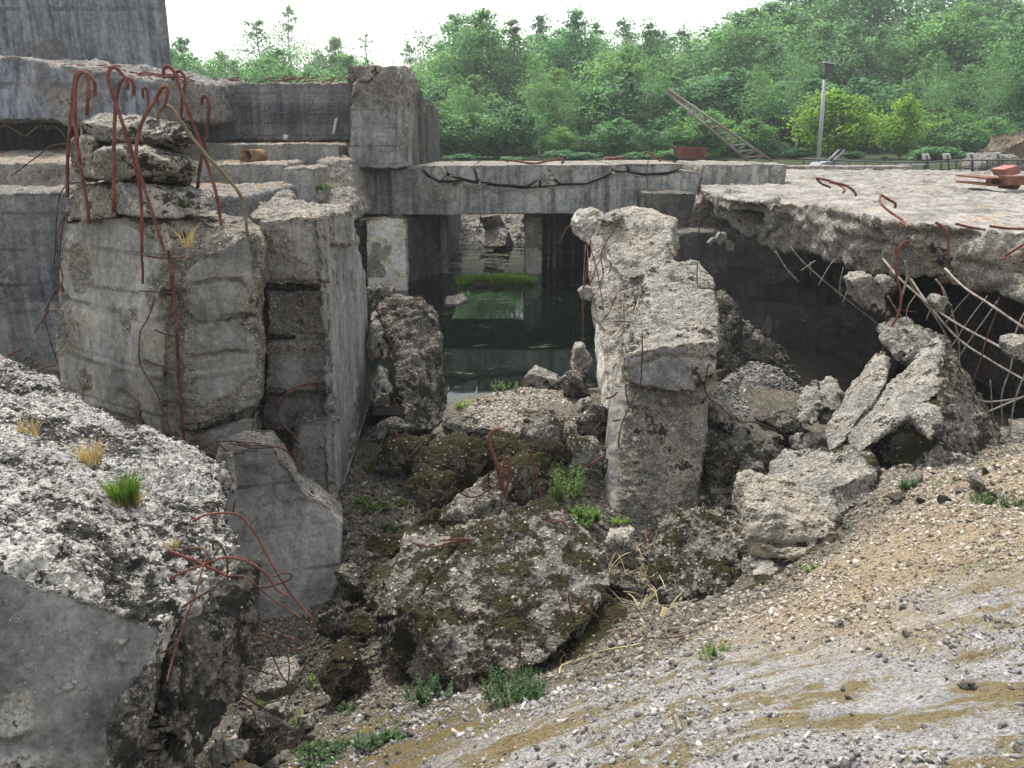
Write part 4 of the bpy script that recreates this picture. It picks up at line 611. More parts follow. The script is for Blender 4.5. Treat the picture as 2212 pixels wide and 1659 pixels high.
for p, y, r in (([(1300, 590), (1330, 650), (1390, 750), (1470, 790)], 8.2, 2.2), ([(1300, 600), (1380, 620), (1430, 700), (1470, 780)], 8.2, 2.2), ([(1630, 800), (1630, 1000), (1660, 1080), (1780, 1090), (1835, 1140), (1830, 1220), (1780, 1320)], 7.5, 2.5), ([(1040, 1570), (1035, 1660)], 6.8, 3)): r4(p, y, r, G2)
r4([(1100, 20), (1130, 130), (1155, 190)], 15.8, 2, br); r4([(1720, 80), (1690, 110), (1670, 300), (1640, 550), (1630, 800)], 12.5, 3, sl_); r4([(1635, 0), (1645, 80)], 13, 3, sl_)
def pend(nm, pts, y, mat, lb, wires, cat='hanging stone', d=.22, rr=.03):
    o = solid(nm, [hull(*[(a, b, y) for a, b in pts], ext=[(0, d*.5, 0), (0, d, 0)])], M[mat], vox=.013, rough=rr, scale=.12, label=lb, cat=cat)
    for w in wires: obj_np('wire', tube_np([P(*q) for q in w], .006, 5), M['rust'], o)
solid('pale_patch', [hull((1642, 720, 14.0), (1662, 660, 14.0), (1702, 610, 13.9), (1722, 640, 13.85), (1726, 720, 13.85), (1700, 760, 13.9), ext=(0, .15, 0))], concrete('pale_cellar_patch', flo=(.20, .19, .16), fhi=(.42, .40, .34), streak=.9, board=(2, 1.8)), vox=.03, rough=.01, formed=[(0, -1, 0)], parent=[o for o in COL.objects if o.name.startswith('cellar_wall') and 'streaked' in o.get('label', '')][0])
pend('hanging_stone', [(1250, 630), (1262, 620), (1278, 622), (1280, 640), (1275, 650), (1258, 648)], 8.6, 'splinter', 'little pale stone hanging on thin wires left of the leaning wall', [[(1262, 620, 8.65), (1270, 560, 8.8), (1268, 530, 9.1)]], d=.15, rr=.015)
pend('hanging_stone', [(1236, 775), (1245, 752), (1260, 750), (1278, 785), (1270, 805), (1250, 812), (1236, 795)], 8.2, 'splinter', 'grey stone dangling just above the rubble at the end of a long thin wire', [[(1259, 752, 8.3), (1259, 640, 8.6), (1265, 530, 9.1)]])
# small hanging stones at the roof slab's tip
pend('hanging_stone', [(1546, 515), (1555, 502), (1572, 505), (1568, 525), (1556, 532)], 12.4, 'light', 'cream stone hanging under the tip of the roof slab, middle of three', [[(1556, 503, 12.5), (1556, 485, 12.5)]], d=.15, rr=.02)
pend('hanging_stone', [(1528, 525), (1542, 514), (1548, 522), (1536, 532)], 12.5, 'light', 'left one of three small stones under the tip of the roof slab', [[(1542, 515, 12.6), (1550, 490, 12.6)]], d=.12, rr=.015)
pend('hanging_stone', [(1568, 522), (1578, 520), (1588, 530), (1584, 545), (1572, 542)], 12.4, 'splinter', 'right one of three small stones under the tip of the roof slab', [[(1580, 521, 12.5), (1590, 505, 12.6)]], d=.12, rr=.015)
HS = (1474.6, 553)
pend('hanging_stone', [(1841, 607), (1857, 597), (1885, 596), (1905, 625), (1915, 650), (1924, 680), (1912, 686), (1893, 672), (1868, 662)], 8.2, 'light', 'largest pale stone hanging in the bars under the roof slab', [[(1880, 600, 8.4), (1890, 575, 8.8)]], d=.3)
pend('hanging_stone', [(1900, 612), (1912, 600), (1930, 600), (1938, 625), (1925, 636), (1910, 630)], 8.1, 'light', 'smaller pale stone caught beside the largest hanging stone', [[(1920, 600, 8.2), (1925, 580, 8.4)]], d=.2)
pend('hanging_stone', [(2023, 655), (2032, 642), (2050, 642), (2058, 665), (2048, 678), (2035, 676)], 7.6, 'light', 'round stone caught on a thin bar in the middle of the bent rods', [[(2040, 643, 7.7), (2035, 620, 7.9)]], d=.2, rr=.02)
pend('hanging_stone', [(2190, 750), (2212, 738), (2260, 735), (2260, 790), (2215, 785), (2190, 770)], 6.6, 'light', 'grey stone stuck on the rods at the right edge of the picture', [[(2215, 740, 6.7), (2212, 690, 6.9)]], d=.25)
R = [([(700, -60), (800, 60), (1050, 270), (1330, 490)], 9.8, 3.4, 'rod'), ([(1300, 20), (1430, 170), (1700, 390), (2000, 560), (2260, 700)], (8.8, 6.8), 5.2, 'rod'), ([(1700, 80), (1820, 200), (2000, 320), (2260, 500)], (7.9, 6.8), 6, 'rod'), ([(1460, 130), (1500, 220), (1620, 370), (1720, 540), (1780, 700)], 8.4, 4.2, 'rod'),
 ([(1480, 150), (1590, 310), (1780, 530), (2000, 680), (2260, 830)], (8.4, 6.9), 5, 'rod'), ([(1330, 260), (1400, 370), (1480, 480)], 8.6, 4, 'rod'), ([(1640, 150), (1690, 220), (1750, 380), (1790, 560), (1790, 700)], 8.0, 4, 'rod'), ([(1900, 940), (1990, 945), (2100, 935), (2260, 905)], 7.0, 4.2, 'rod'), ([(1980, 1010), (2060, 975), (2260, 890)], 6.9, 4.2, 'rod'),
 ([(2260, 340), (2205, 385), (2150, 530), (2130, 700), (2070, 900), (2075, 1150)], 7.1, 3.2, 'rod'), ([(2260, 650), (2212, 780), (2150, 950), (2110, 1210)], 6.8, 3.2, 'rod'), ([(2050, 270), (2030, 380), (1980, 500), (1930, 680), (1900, 760), (1880, 860)], 7.2, 3, 'rust'), ([(1975, 255), (1850, 420), (1760, 560), (1680, 640)], 7.8, 2, 'rod'), ([(2040, 290), (1960, 410), (1850, 560), (1770, 700)], 7.6, 2, 'rod'), ([(1860, 240), (1780, 330), (1700, 440)], 8, 2, 'rod'),
 ([(1380, -60), (1385, 120), (1415, 250), (1400, 370), (1340, 480), (1315, 560), (1350, 600), (1395, 580)], 7.7, 6, 'rustred'), ([(1310, 570), (1290, 630), (1268, 685)], 7.6, 3.4, 'rustred'), ([(600, -30), (680, 90), (755, 170)], 9.5, 3.6, 'rod'), ([(985, 20), (940, 80), (880, 190)], 9.4, 2.4, 'rod'), ([(1118, 100), (1080, 190), (1040, 305)], 9.2, 2.6, 'rod'), ([(1040, 70), (1022, 170), (1020, 275)], 9.2, 2.4, 'rod'), ([(860, 30), (765, 95)], 9.6, 2.4, 'rod'), ([(828, 40), (828, 125)], 9.6, 2, 'rod'),
 ([(1310, 300), (1320, 480), (1322, 600)], 7.9, 2.6, 'rust'), ([(1410, 350), (1520, 362)], 7.8, 2.6, 'rust'), ([(1440, 30), (1455, 130), (1420, 260)], 8.2, 5, 'rod'), ([(1510, 250), (1460, 330), (1450, 420)], 8, 2.2, 'rod'), ([(1620, 310), (1600, 360), (1580, 410)], 8, 2.2, 'rod'), ([(1995, 805), (2005, 1000), (2030, 1130)], 7, 2.6, 'rod'), ([(2130, 0), (2050, 30)], 7, 4, 'rustred')]
for p, y, r, m in R: rebar(p, y, r, M[m], sl_, ox=HS[0], oy=HS[1])
TR = (1474.6, 0)
for p, y, r in (([(865, 1155), (900, 1190), (960, 1215)], 10.2, 4.5), ([(865, 1155), (930, 1165), (1020, 1200), (1050, 1230), (1040, 1248)], (10.2, 9.7), 5), ([(950, 1180), (1050, 1200), (1110, 1240), (1125, 1272)], 9.7, 5), ([(1285, 1262), (1340, 1295), (1378, 1320), (1375, 1350)], 8.9, 5.5), ([(1285, 1262), (1280, 1310), (1340, 1370), (1430, 1430), (1455, 1475)], (8.9, 8.1), 6), ([(1420, 1440), (1370, 1470)], 8.1, 4), ([(1640, 1440), (1700, 1490), (1720, 1560), (1720, 1680)], 7.6, 7), ([(1770, 1450), (1850, 1470), (1960, 1490)], 7.4, 5), ([(1990, 1465), (2100, 1480), (2260, 1483)], 6.9, 6), ([(1385, 1680), (1400, 1610), (1440, 1570), (1490, 1555)], 7.7, 6), ([(2090, 1660), (2260, 1550)], 6.9, 6)):
    rebar(p, y, r, M['rustred'], sl_, ox=TR[0])
# ------------------------------------------------------------ rock pile at right
mk('jagged_rock', [(1545, 655, 8.9), (1565, 648, 8.9), (1585, 665, 8.9), (1600, 700, 8.9), (1590, 800, 8.6), (1545, 800, 8.3), (1535, 740, 8.5)], (0, .6, 0), 'darkrock', 'dark knobbly rock rising behind the sloping block', extra=[([(1590, 690, 9.3), (1640, 735, 9.3), (1690, 770, 9.4), (1735, 835, 9.4), (1700, 860, 9.2), (1560, 850, 9.0)], (0, .4, 0))], rough=.07)
mk('gravel_heap', [(1500, 950, 7.4), (1560, 830, 8.2), (1605, 785, 8.6), (1640, 778, 8.7), (1680, 800, 8.7), (1740, 850, 8.6), (1740, 960, 7.8), (1700, 1040, 7.2), (1560, 1060, 6.8)], (0, .5, -.5), 'light', 'heap of small grey rubble with green specks between stump and rock pile', 'rubble heap', rough=.05, scale=.5, vox=.018)
PR = mk('pyramid_rock', [(2032, 755, 6.9), (2055, 790, 6.8), (2125, 880, 6.7), (2168, 975, 6.4), (2130, 1010, 6.1), (2055, 1022, 5.9), (1900, 1000, 6.1), (1885, 960, 6.3), (1920, 900, 6.5), (2040, 860, 6.3)], (.1, .9, -.2), 'mossy', 'huge pointed mossy rock crowning the pile at right', rough=.07, scale=.35, vox=.016)
solid('smooth_facet', [hull((1972, 900, 6.12), (2035, 880, 6.12), (2040, 940, 5.98), (2010, 955, 5.95), (1985, 930, 6.05), ext=(0, .2, 0))], M['light'], vox=.015, rough=.015, parent=PR)
mk('tilted_slab', [(1895, 915, 6.4), (1960, 830, 6.7), (2030, 752, 6.95), (2042, 775, 6.8), (2030, 850, 6.4), (1985, 880, 6.25), (1900, 925, 6.25), (1850, 985, 6.1), (1830, 960, 6.3)], (.02, .35, .05), 'light', 'long tilted slab leaning against the pointed mossy rock', 'concrete slab', rough=.035, formed=[(0, -1, -.2)], vox=.015)
mk('tilted_slab', [(1800, 905, 6.9), (1840, 860, 7.0), (1885, 790, 7.2), (1910, 782, 7.2), (1922, 800, 7.1), (1915, 830, 6.9), (1860, 895, 6.6), (1820, 965, 6.4), (1785, 985, 6.4), (1785, 940, 6.6)], (.05, .45, 0), 'light', 'left one of the tilted slabs in the pile, rounded at its top', 'concrete slab', rough=.035, vox=.015)
mk('concrete_rock', [(1900, 728, 7.6), (1925, 710, 7.7), (1965, 708, 7.8), (2000, 728, 7.7), (2060, 765, 7.6), (2060, 790, 7.5), (2000, 790, 7.3), (1935, 785, 7.4), (1912, 755, 7.5)], (0, .5, 0), 'light', 'pale holed rock on top of the pile under the hanging rusty bar', rough=.06, scale=.2)
mk('concrete_rock', [(1770, 850, 7.3), (1790, 830, 7.4), (1810, 832, 7.4), (1820, 860, 7.3), (1810, 890, 7.1), (1778, 885, 7.1)], (0, .3, 0), 'light', 'upper of two round knobs left of the tilted slabs', rough=.04, scale=.15)
mk('concrete_rock', [(1735, 860, 7.2), (1760, 845, 7.3), (1778, 860, 7.2), (1770, 920, 6.9), (1720, 910, 6.9)], (0, .35, 0), 'light', 'lower of two round knobs left of the tilted slabs', rough=.05, scale=.15)
mk('mossy_rock', [(1790, 975, 6.2), (1850, 955, 6.3), (1890, 980, 6.1), (1885, 1010, 5.9), (1810, 1000, 5.9)], (0, .4, -.3), 'mossy', 'mossy rock squeezed between tilted slabs and the flat-topped block', rough=.05)
K = mk('flat_topped_block', [(1638, 1035, 5.7), (1690, 972, 6.2), (1780, 962, 6.3), (1850, 978, 6.2), (1885, 995, 6.0), (1892, 1060, 5.6), (1850, 1090, 5.3), (1788, 1130, 4.95), (1720, 1075, 5.2), (1645, 1060, 5.4)], (.02, .15, -.30), 'light', 'flat-topped pale block with moss patches in front of the rock pile', 'concrete block', rough=.045, vox=.0125, scale=.22,
   extra=[([(1790, 1050, 5.3), (1885, 1020, 5.7), (1885, 1100, 5.5), (1800, 1140, 5.05)], (0, .3, -.1))], formed=[(0, -1, -.3)])
solid('lower_slab', [hull((1612, 1095, 5.0), (1640, 1085, 5.1), (1790, 1132, 4.85), (1808, 1150, 4.8), (1800, 1178, 4.78), (1712, 1214, 4.72), (1628, 1206, 4.82), (1604, 1160, 4.9), ext=(.05, .45, .05))], concrete('brown_faced_concrete', lo=(.16, .14, .11), hi=(.46, .42, .35), flo=(.16, .135, .10), fhi=(.33, .28, .20), streak=.4, lichen=.3, moss=.3), vox=.0115, rough=.03, scale=.2, formed=[(0, -1, 0), (-.2, -1, -.2)], thr=.8, cuts=[([(1625, 1165), (1690, 1178), (1745, 1172)], 5, .05)], parent=K)
rebar([(520, 1510), (490, 1530), (500, 1550), (560, 1540), (600, 1530), (590, 1570)], 5.25, 3.2, M['rustred'], K, 'wire', ox=1474.6, oy=553)
rebar([(960, 95), (1010, 90), (1055, 110)], 4.95, 3.4, M['rust'], K, 'wire', ox=1474.6, oy=1106)
mk('concrete_rock', [(1618, 1215, 4.85), (1660, 1210, 4.8), (1700, 1215, 4.8), (1690, 1245, 4.6), (1625, 1245, 4.6)], (0, .35, -.1), 'light', 'small sandy stone propping the flat-topped block', rough=.02, scale=.15, vox=.012)
mk('dark_rock', [(1540, 960, 6.9), (1600, 940, 7.0), (1640, 990, 6.8), (1620, 1080, 6.3), (1560, 1120, 6.1), (1520, 1050, 6.5)], (0, .6, -.2), 'darkrock', 'dark rock in the shadow right of the standing stump', rough=.07)
mk('mossy_rock', [(1420, 1170, 5.6), (1450, 1120, 5.8), (1500, 1108, 5.9), (1560, 1115, 5.8), (1600, 1150, 5.5), (1612, 1230, 5.1), (1590, 1290, 4.8), (1530, 1310, 4.6), (1450, 1300, 4.7), (1400, 1250, 5.0), (1390, 1200, 5.3)], (0, .5, -.2), 'mossy', 'lumpy moss-patched rock in front of the standing stump', rough=.10, scale=.26, vox=.0125)
mk('flat_rock', [(1600, 1290, 4.3), (1640, 1250, 4.5), (1700, 1225, 4.6), (1780, 1225, 4.5), (1770, 1260, 4.3), (1680, 1285, 4.15)], (0, .2, -.25), 'mossier', 'low brown mossy rock half buried at the gravel edge below the flat-topped block', rough=.03, vox=.012)
mk('dark_rock', [(1885, 1060, 5.7), (1900, 1010, 6.0), (1960, 1010, 5.9), (1975, 1050, 5.6), (1965, 1080, 5.4), (1900, 1110, 5.2)], (0, .4, -.2), 'mossy', 'mossy rock right of the flat-topped block at the foot of the pointed rock', rough=.06)
mk('concrete_rock', [(1980, 1030, 5.5), (2010, 1008, 5.7), (2070, 1020, 5.5), (2100, 1045, 5.3), (2060, 1065, 5.1), (1985, 1060, 5.2)], (0, .3, -.25), 'light', 'low pale rubble lump at the foot of the pointed mossy rock', rough=.05, scale=.18)
mk('concrete_block', [(2150, 935, 6.9), (2165, 928, 7.0), (2300, 925, 7.0), (2300, 1000, 6.3), (2165, 985, 6.3)], (0, .4, 0), 'block', 'smooth grey block at the right edge below the rods', 'concrete block', rough=.03, formed=[(0, -1, 0)])
# ------------------------------------------------------------ centre rock and the heap behind it
CR = mk('centre_rock', [(800, 1290, 4.9), (818, 1225, 5.1), (862, 1185, 5.2), (1000, 1168, 5.2), (1060, 1120, 5.4), (1140, 1088, 5.6), (1190, 1076, 5.6), (1240, 1120, 5.4), (1312, 1220, 5.0), (1322, 1262, 4.8), (1270, 1330, 4.45), (1180, 1430, 4.1), (1105, 1490, 4.0), (1010, 1505, 3.95), (965, 1460, 3.92), (870, 1325, 4.25), (985, 1160, 5.0)],
   (.08, .5, -.35), 'mossy', 'biggest boulder, dark and mossy, lying in the centre foreground', rough=.052, scale=.30, vox=.0115, extra=[([(800, 1335, 4.62), (880, 1318, 4.29), (960, 1405, 4.03), (1015, 1500, 3.97), (900, 1478, 4.12), (835, 1415, 4.4)], (.1, .5, .05)), ([(872, 1180, 5.08), (925, 1180, 5.06), (975, 1200, 4.9), (900, 1300, 4.42), (868, 1320, 4.4), (840, 1300, 4.6)], (0, .3, 0))], cuts=[([(985, 1175), (930, 1250), (872, 1322), (800, 1345)], 7, .05), ([(872, 1322), (920, 1390), (965, 1440)], 6, .04), ([(1060, 1125), (1110, 1180), (1130, 1300)], 7, .03)])
ox, oy = 737.3, 1106
for p, y, r in (([(465, 200), (540, 220), (620, 225), (700, 200), (860, 175)], 4.95, 4.5), ([(640, 185), (750, 175), (870, 180)], 4.95, 4), ([(850, 160), (920, 90), (1000, 60), (1070, 45)], 5.2, 3), ([(900, 70), (970, 80), (1080, 0)], 5.3, 3), ([(1330, 25), (1330, 50), (1370, 65), (1430, 60), (1465, 100)], 5.15, 4.5), ([(1500, 515), (1475, 540), (1480, 600), (1510, 700)], 4.45, 4), ([(1550, 590), (1600, 630), (1670, 690)], 4.5, 4.2), ([(1160, 820), (1155, 960), (1120, 1040)], 4.0, 3.5), ([(1095, 895), (1150, 945)], 4.0, 3), ([(270, 1010), (290, 1090), (350, 1140), (410, 1180)], 4.15, 4), ([(830, 1125), (860, 1170), (940, 1240)], 3.9, 4)):
    rebar(p, y, r, M['rustred'] if r > 3.4 else M['rust'], CR, ox=ox, oy=oy)
mk('slanting_slab', [(1175, 1430, 4.3), (1310, 1290, 4.8), (1395, 1345, 4.55), (1390, 1375, 4.4), (1290, 1440, 4.1), (1200, 1500, 3.9)], (.1, .35, -.3), 'mossier', 'dark mossy slab tucked under the right side of the biggest boulder', 'concrete slab', rough=.03, vox=.013)
def boulder(px_, py_, Y, w, h, mat, lb, seed, name='mossy_rock', group=None, rough=.11, cat='rock', vox=None, box_=.5):
    c = P(px_, py_, Y); a = px2m(w, Y)/2; b = px2m(h, Y)/2; r = random.Random(seed); q = []
    yaw = r.uniform(0, 3); tl = r.uniform(-.4, .4)
    for i in range(15):
        u = np.array([r.gauss(0, 1) for _ in range(3)]); u /= np.linalg.norm(u); u = u/np.max(np.abs(u))*box_+u*(1-box_)
        u = np.array((u[0]*math.cos(yaw)-u[1]*math.sin(yaw), u[0]*math.sin(yaw)+u[1]*math.cos(yaw), u[2])); u[2] += tl*u[0]
        q.append(c+u*np.array((a, (a+b)/2, b)))
    m = min(a, b); return solid(name, [bm_np(hull_bm(q))], M[mat], vox=vox or max(m/11, px2m(3.2, Y)), rough=m*rough*2.2, scale=m*.8, seed=seed, label=lb, cat=cat, group=group)
HB = [(880, 975, 6.8, 120, 90, 'mossier', 'brown mossy rock just below the leaning rock'), (960, 1000, 6.5, 150, 130, 'mossier', 'broad olive mossy rock left of the tall bent bar'), (940, 1060, 6.1, 130, 110, 'mossier', 'green-topped mossy rock lowest at the left of the heap'), (1010, 1090, 5.9, 180, 130, 'mossy', 'whitish and mossy rock at the foot of the tall bent bar'),
 (1060, 965, 6.7, 90, 70, 'mossier', 'small brown moss cushion rock right of the gravel hump foot'), (1120, 1040, 6.1, 130, 140, 'mossier', 'olive rock right behind the looped rusty bar'), (1100, 970, 6.6, 130, 80, 'mossier', 'mossy rock in the middle below the pale gravel hump'), (1165, 935, 6.8, 110, 80, 'mossy', 'dark-fronted rock under the front edge of the pale gravel hump'), (1190, 980, 6.6, 110, 70, 'mossier', 'low mossy rock left of the rounded dark one'),
 (1262, 980, 6.7, 120, 120, 'mossy', 'rounded dark rock near the standing stump'), (1285, 915, 7.2, 90, 110, 'darkrock', 'grey lichen rock between gravel hump and standing stump'), (1010, 920, 7.1, 110, 60, 'mossy', 'brown mossy lump below the channel mouth'), (850, 930, 7.0, 90, 70, 'darkrock', 'speckled rock at the plank-marked pillar, under the leaning rock'), (1060, 1085, 5.8, 110, 70, 'mossy', 'speckled rock directly behind the biggest boulder'), (930, 1120, 5.75, 110, 55, 'mossier', 'moss-capped stone left of the biggest boulder top')]
for i, (a, b, y, w, h, m, lb) in enumerate(HB): boulder(a, b+8, y, w*1.1, h*1.05, m, lb, 20+i)
hu = mk('gravel_hump', [(1000, 890, 7.3), (1060, 850, 7.8), (1130, 838, 8.0), (1200, 842, 7.9), (1240, 870, 7.7), (1250, 920, 7.2), (1160, 950, 6.9), (1080, 930, 6.9), (1000, 920, 7.0)], (0, .3, -.5), 'light', 'pale rounded hump of fine gravel in front of the water', 'rubble heap', rough=.03, scale=.4, vox=.017)
boulder(1172, 818, 8.2, 96, 50, 'light', 'flat white-topped stone lying at the water edge', 61, 'flat_stone', cat='stone', rough=.08, box_=.8)
boulder(1245, 835, 7.9, 64, 70, 'darkrock', 'greenish rock right of the flat white-topped stone', 62, 'rock', cat='rock')
boulder(1262, 880, 7.5, 46, 50, 'light', 'small pale rock below the greenish one by the leaning wall', 63, 'rock', cat='rock')
for p, y, r in (([(1030, 1115), (985, 1130), (950, 1180), (960, 1240), (1000, 1330), (1055, 1520)], 5.72, 9), ([(1062, 1560), (1048, 1430), (1050, 1340), (1070, 1300), (1088, 1335), (1084, 1450), (1068, 1540)], 5.68, 6.2), ([(1190, 1272), (1225, 1265), (1250, 1400), (1300, 1580)], 5.8, 4.5), ([(730, 1500), (800, 1550), (870, 1560), (930, 1530), (965, 1495), (930, 1475)], 5.7, 4), ([(955, 1480), (960, 1410), (1060, 1370), (1160, 1330)], 5.9, 4), ([(345, 1130), (390, 1220), (440, 1300), (520, 1215)], 6.5, 4), ([(1590, 1370), (1700, 1290)], 6.4, 4.5), ([(1600, 1200), (1680, 1080)], 6.8, 3), ([(1590, 1520), (1690, 1515)], 6.1, 3), ([(1440, 1170), (1450, 1230)], 6.6, 3)):
    w_ = [P(737.3+a[0]/3, 553+a[1]/3, y) for a in p]
    lbs = {9: 'tall thick rusty bar bent over at its tip, standing in the mossy heap', 6.2: 'narrow rusty loop standing beside the tall bent bar'}
    nm = {1190: 'thin rusty bar with a short bent top right of the rusty loop', 730: 'curled rusty wire lying in front of the mossy heap', 955: 'dark bar lying across the moss behind the loop', 345: 'rusty V-shaped wire at the left of the mossy heap', 1590: 'straight rusty bar poking from beside the rounded dark rock', 1600: 'thin rusty wire leaning on the grey lichen rock', 1440: 'short rusty stub in the mossy heap'}
    obj_np('rusty_bar', tube_np(w_, px2m(r, y)/2, 7, wob=.01, seed=p[0][0]), M['rustred'] if r > 4.2 else M['rust'], label=lbs.get(r) or (nm[p[0][0]] if p != [(1590, 1520), (1690, 1515)] else 'short rusty rod lying flat in the grass by the standing stump'), cat='rebar')
for i, (a, b, y, w, h, m, lb) in enumerate([(1700, 930, 7.3, 95, 80, 'darkrock', 'dark rock below the two round knobs'), (1760, 965, 7.0, 100, 80, 'light', 'grey rock left of the lower end of the tilted slabs'), (1655, 985, 6.9, 90, 70, 'mossy', 'mossy rock at the foot of the grey rubble heap'), (1610, 1040, 6.4, 80, 90, 'darkrock', 'dark rock directly left of the flat-topped block'), (1725, 1000, 6.6, 80, 60, 'mossy', 'small mossy rock above the back edge of the flat-topped block'), (1545, 900, 7.6, 90, 90, 'light', 'grey rock between stump and grey rubble heap'), (1560, 1020, 6.6, 80, 100, 'mossier', 'moss-covered rock in the hollow behind the stump'), (1800, 900, 7.2, 70, 60, 'light', 'pale stone between knobs and tilted slabs'), (1350, 985, 6.9, 60, 60, 'darkrock', 'small rock touching the left side of the stump'), (2090, 1010, 5.75, 70, 50, 'light', 'pale rock under the right foot of the pointed mossy rock')]): boulder(a, b, y, w, h, m, lb, 200+i, name='rock', rough=.10, box_=.6)
# lower left rocks
boulder(600, 1478, 4.15, 150, 105, 'block', 'pale flat-faced stone under the bent wires at lower left', 71, 'rock', cat='rock', rough=.07, box_=.75)
boulder(745, 1448, 4.4, 140, 150, 'mossier', 'rounded rock with yellow-green moss cap left of the biggest boulder', 73, 'mossy_rock', rough=.09)
boulder(560, 1590, 3.6, 110, 110, 'darkrock', 'dark angular stone beside the split block near the bottom', 74, 'rock', cat='rock', box_=.7)
boulder(660, 1560, 3.95, 50, 50, 'light', 'small grey cobble in the litter at lower left', 75, 'rock', cat='rock')
boulder(610, 1530, 3.95, 80, 60, 'block', 'grey chip lying below the pale flat-faced stone', 76, 'rock', cat='rock', box_=.7)
boulder(500, 1625, 3.3, 120, 90, 'light', 'pale rubble lump at the bottom edge beside the split block', 77, 'rock', cat='rock')
boulder(780, 1360, 4.7, 80, 60, 'mossier', 'small mossy rock squeezed beside the leaning slab foot', 78)
boulder(880, 1138, 5.9, 44, 34, 'splinter', 'little white stone left of the heap', 79, 'stone', cat='stone', rough=.05)
boulder(850, 1180, 5.5, 130, 60, 'mossier', 'flat olive rock behind the left shoulder of the biggest boulder', 80)
boulder(760, 1255, 5.2, 90, 90, 'darkrock', 'grey crumbly lump between the leaning slab and the biggest boulder', 81)
boulder(720, 1345, 4.9, 90, 80, 'darkrock', 'crumbly stone at the foot of the leaning slab', 82)
boulder(1340, 1190, 5.7, 90, 110, 'splinter', 'pale pointed splinter rock under the standing stump', 83, 'rock', cat='rock')
boulder(1350, 1270, 5.1, 100, 80, 'mossy', 'small mossy rock among dry roots right of the biggest boulder', 84)
# ------------------------------------------------------------ rubble fragments (copies share meshes)
base = []
for k in range(7):
    r = random.Random(k+300); q = []
    for i in range(13):
        u = np.array([r.gauss(0, 1) for _ in range(3)]); u /= np.max(np.abs(u)); q.append(u*np.array((1, .8, .62))*.42*r.uniform(.75, 1))
    o = solid('rubble_stone', [bm_np(hull_bm(q))], M[('light', 'mossy', 'darkrock', 'light', 'block', 'splinter', 'mossier')[k]], vox=.035, rough=.035, scale=.3, seed=k, loc=(0, 0, 0), cell=.5); base.append(o.data); bpy.data.objects.remove(o)
ZN = [('rubble stones in the grit below the foreground block', 'small broken concrete stone in the brown litter at the foot of the foreground block', 60, (470, 900, 1480, 1655), (.03, .13)),
 ('rubble stones under the leaning slab', 'small broken stone in the rubble between leaning slab and biggest boulder', 70, (690, 860, 1060, 1400), (.05, .16)),
 ('rubble stones in the mossy heap', 'small stone lying among the mossy rocks of the heap', 80, (830, 1310, 900, 1150), (.06, .20)),
 ('rubble stones by the flat-topped block', 'small stone at the foot of the rock pile', 80, (1530, 2160, 880, 1100), (.06, .22)),
 ('rubble stones at the gravel edge', 'small stone lying along the upper edge of the gravel slope', 60, (1250, 2200, 1000, 1500), (.02, .065)),
 ('rubble stones right of the stump', 'small dark stone in the hollow right of the standing stump', 40, (1500, 1640, 900, 1240), (.06, .2)),
 ('pebbles on the gravel slope', 'larger pebble lying loose on the grey gravel slope', 60, (800, 2212, 1300, 1659), (.015, .04))]
rnd = random.Random(11)
for gi, (g, lb, n, (x0, x1, y0, y1), (s0, s1)) in enumerate(ZN):
    c = 0
    while c < n:
        p = G(rnd.uniform(x0, x1), rnd.uniform(y0, y1)); 
        if p[1] > 11: c += 1; continue
        s = s0+(s1-s0)*rnd.random()**2.2; o = bpy.data.objects.new('pebble' if gi == 6 else 'rubble_stone', base[rnd.choice((0, 3, 4, 5) if gi in (4, 6, 0) else (0, 1, 2, 6, 3))]); COL.objects.link(o)
        o.location = (p[0], p[1], p[2]+s*.12); o.rotation_euler = (rnd.uniform(-.5, .5), rnd.uniform(-.5, .5), rnd.uniform(0, 6.3)); o.scale = (s*rnd.uniform(.8, 1.5), s, s*rnd.uniform(.6, 1)); tag(o, lb, 'pebble' if gi == 6 else 'stone', g); c += 1
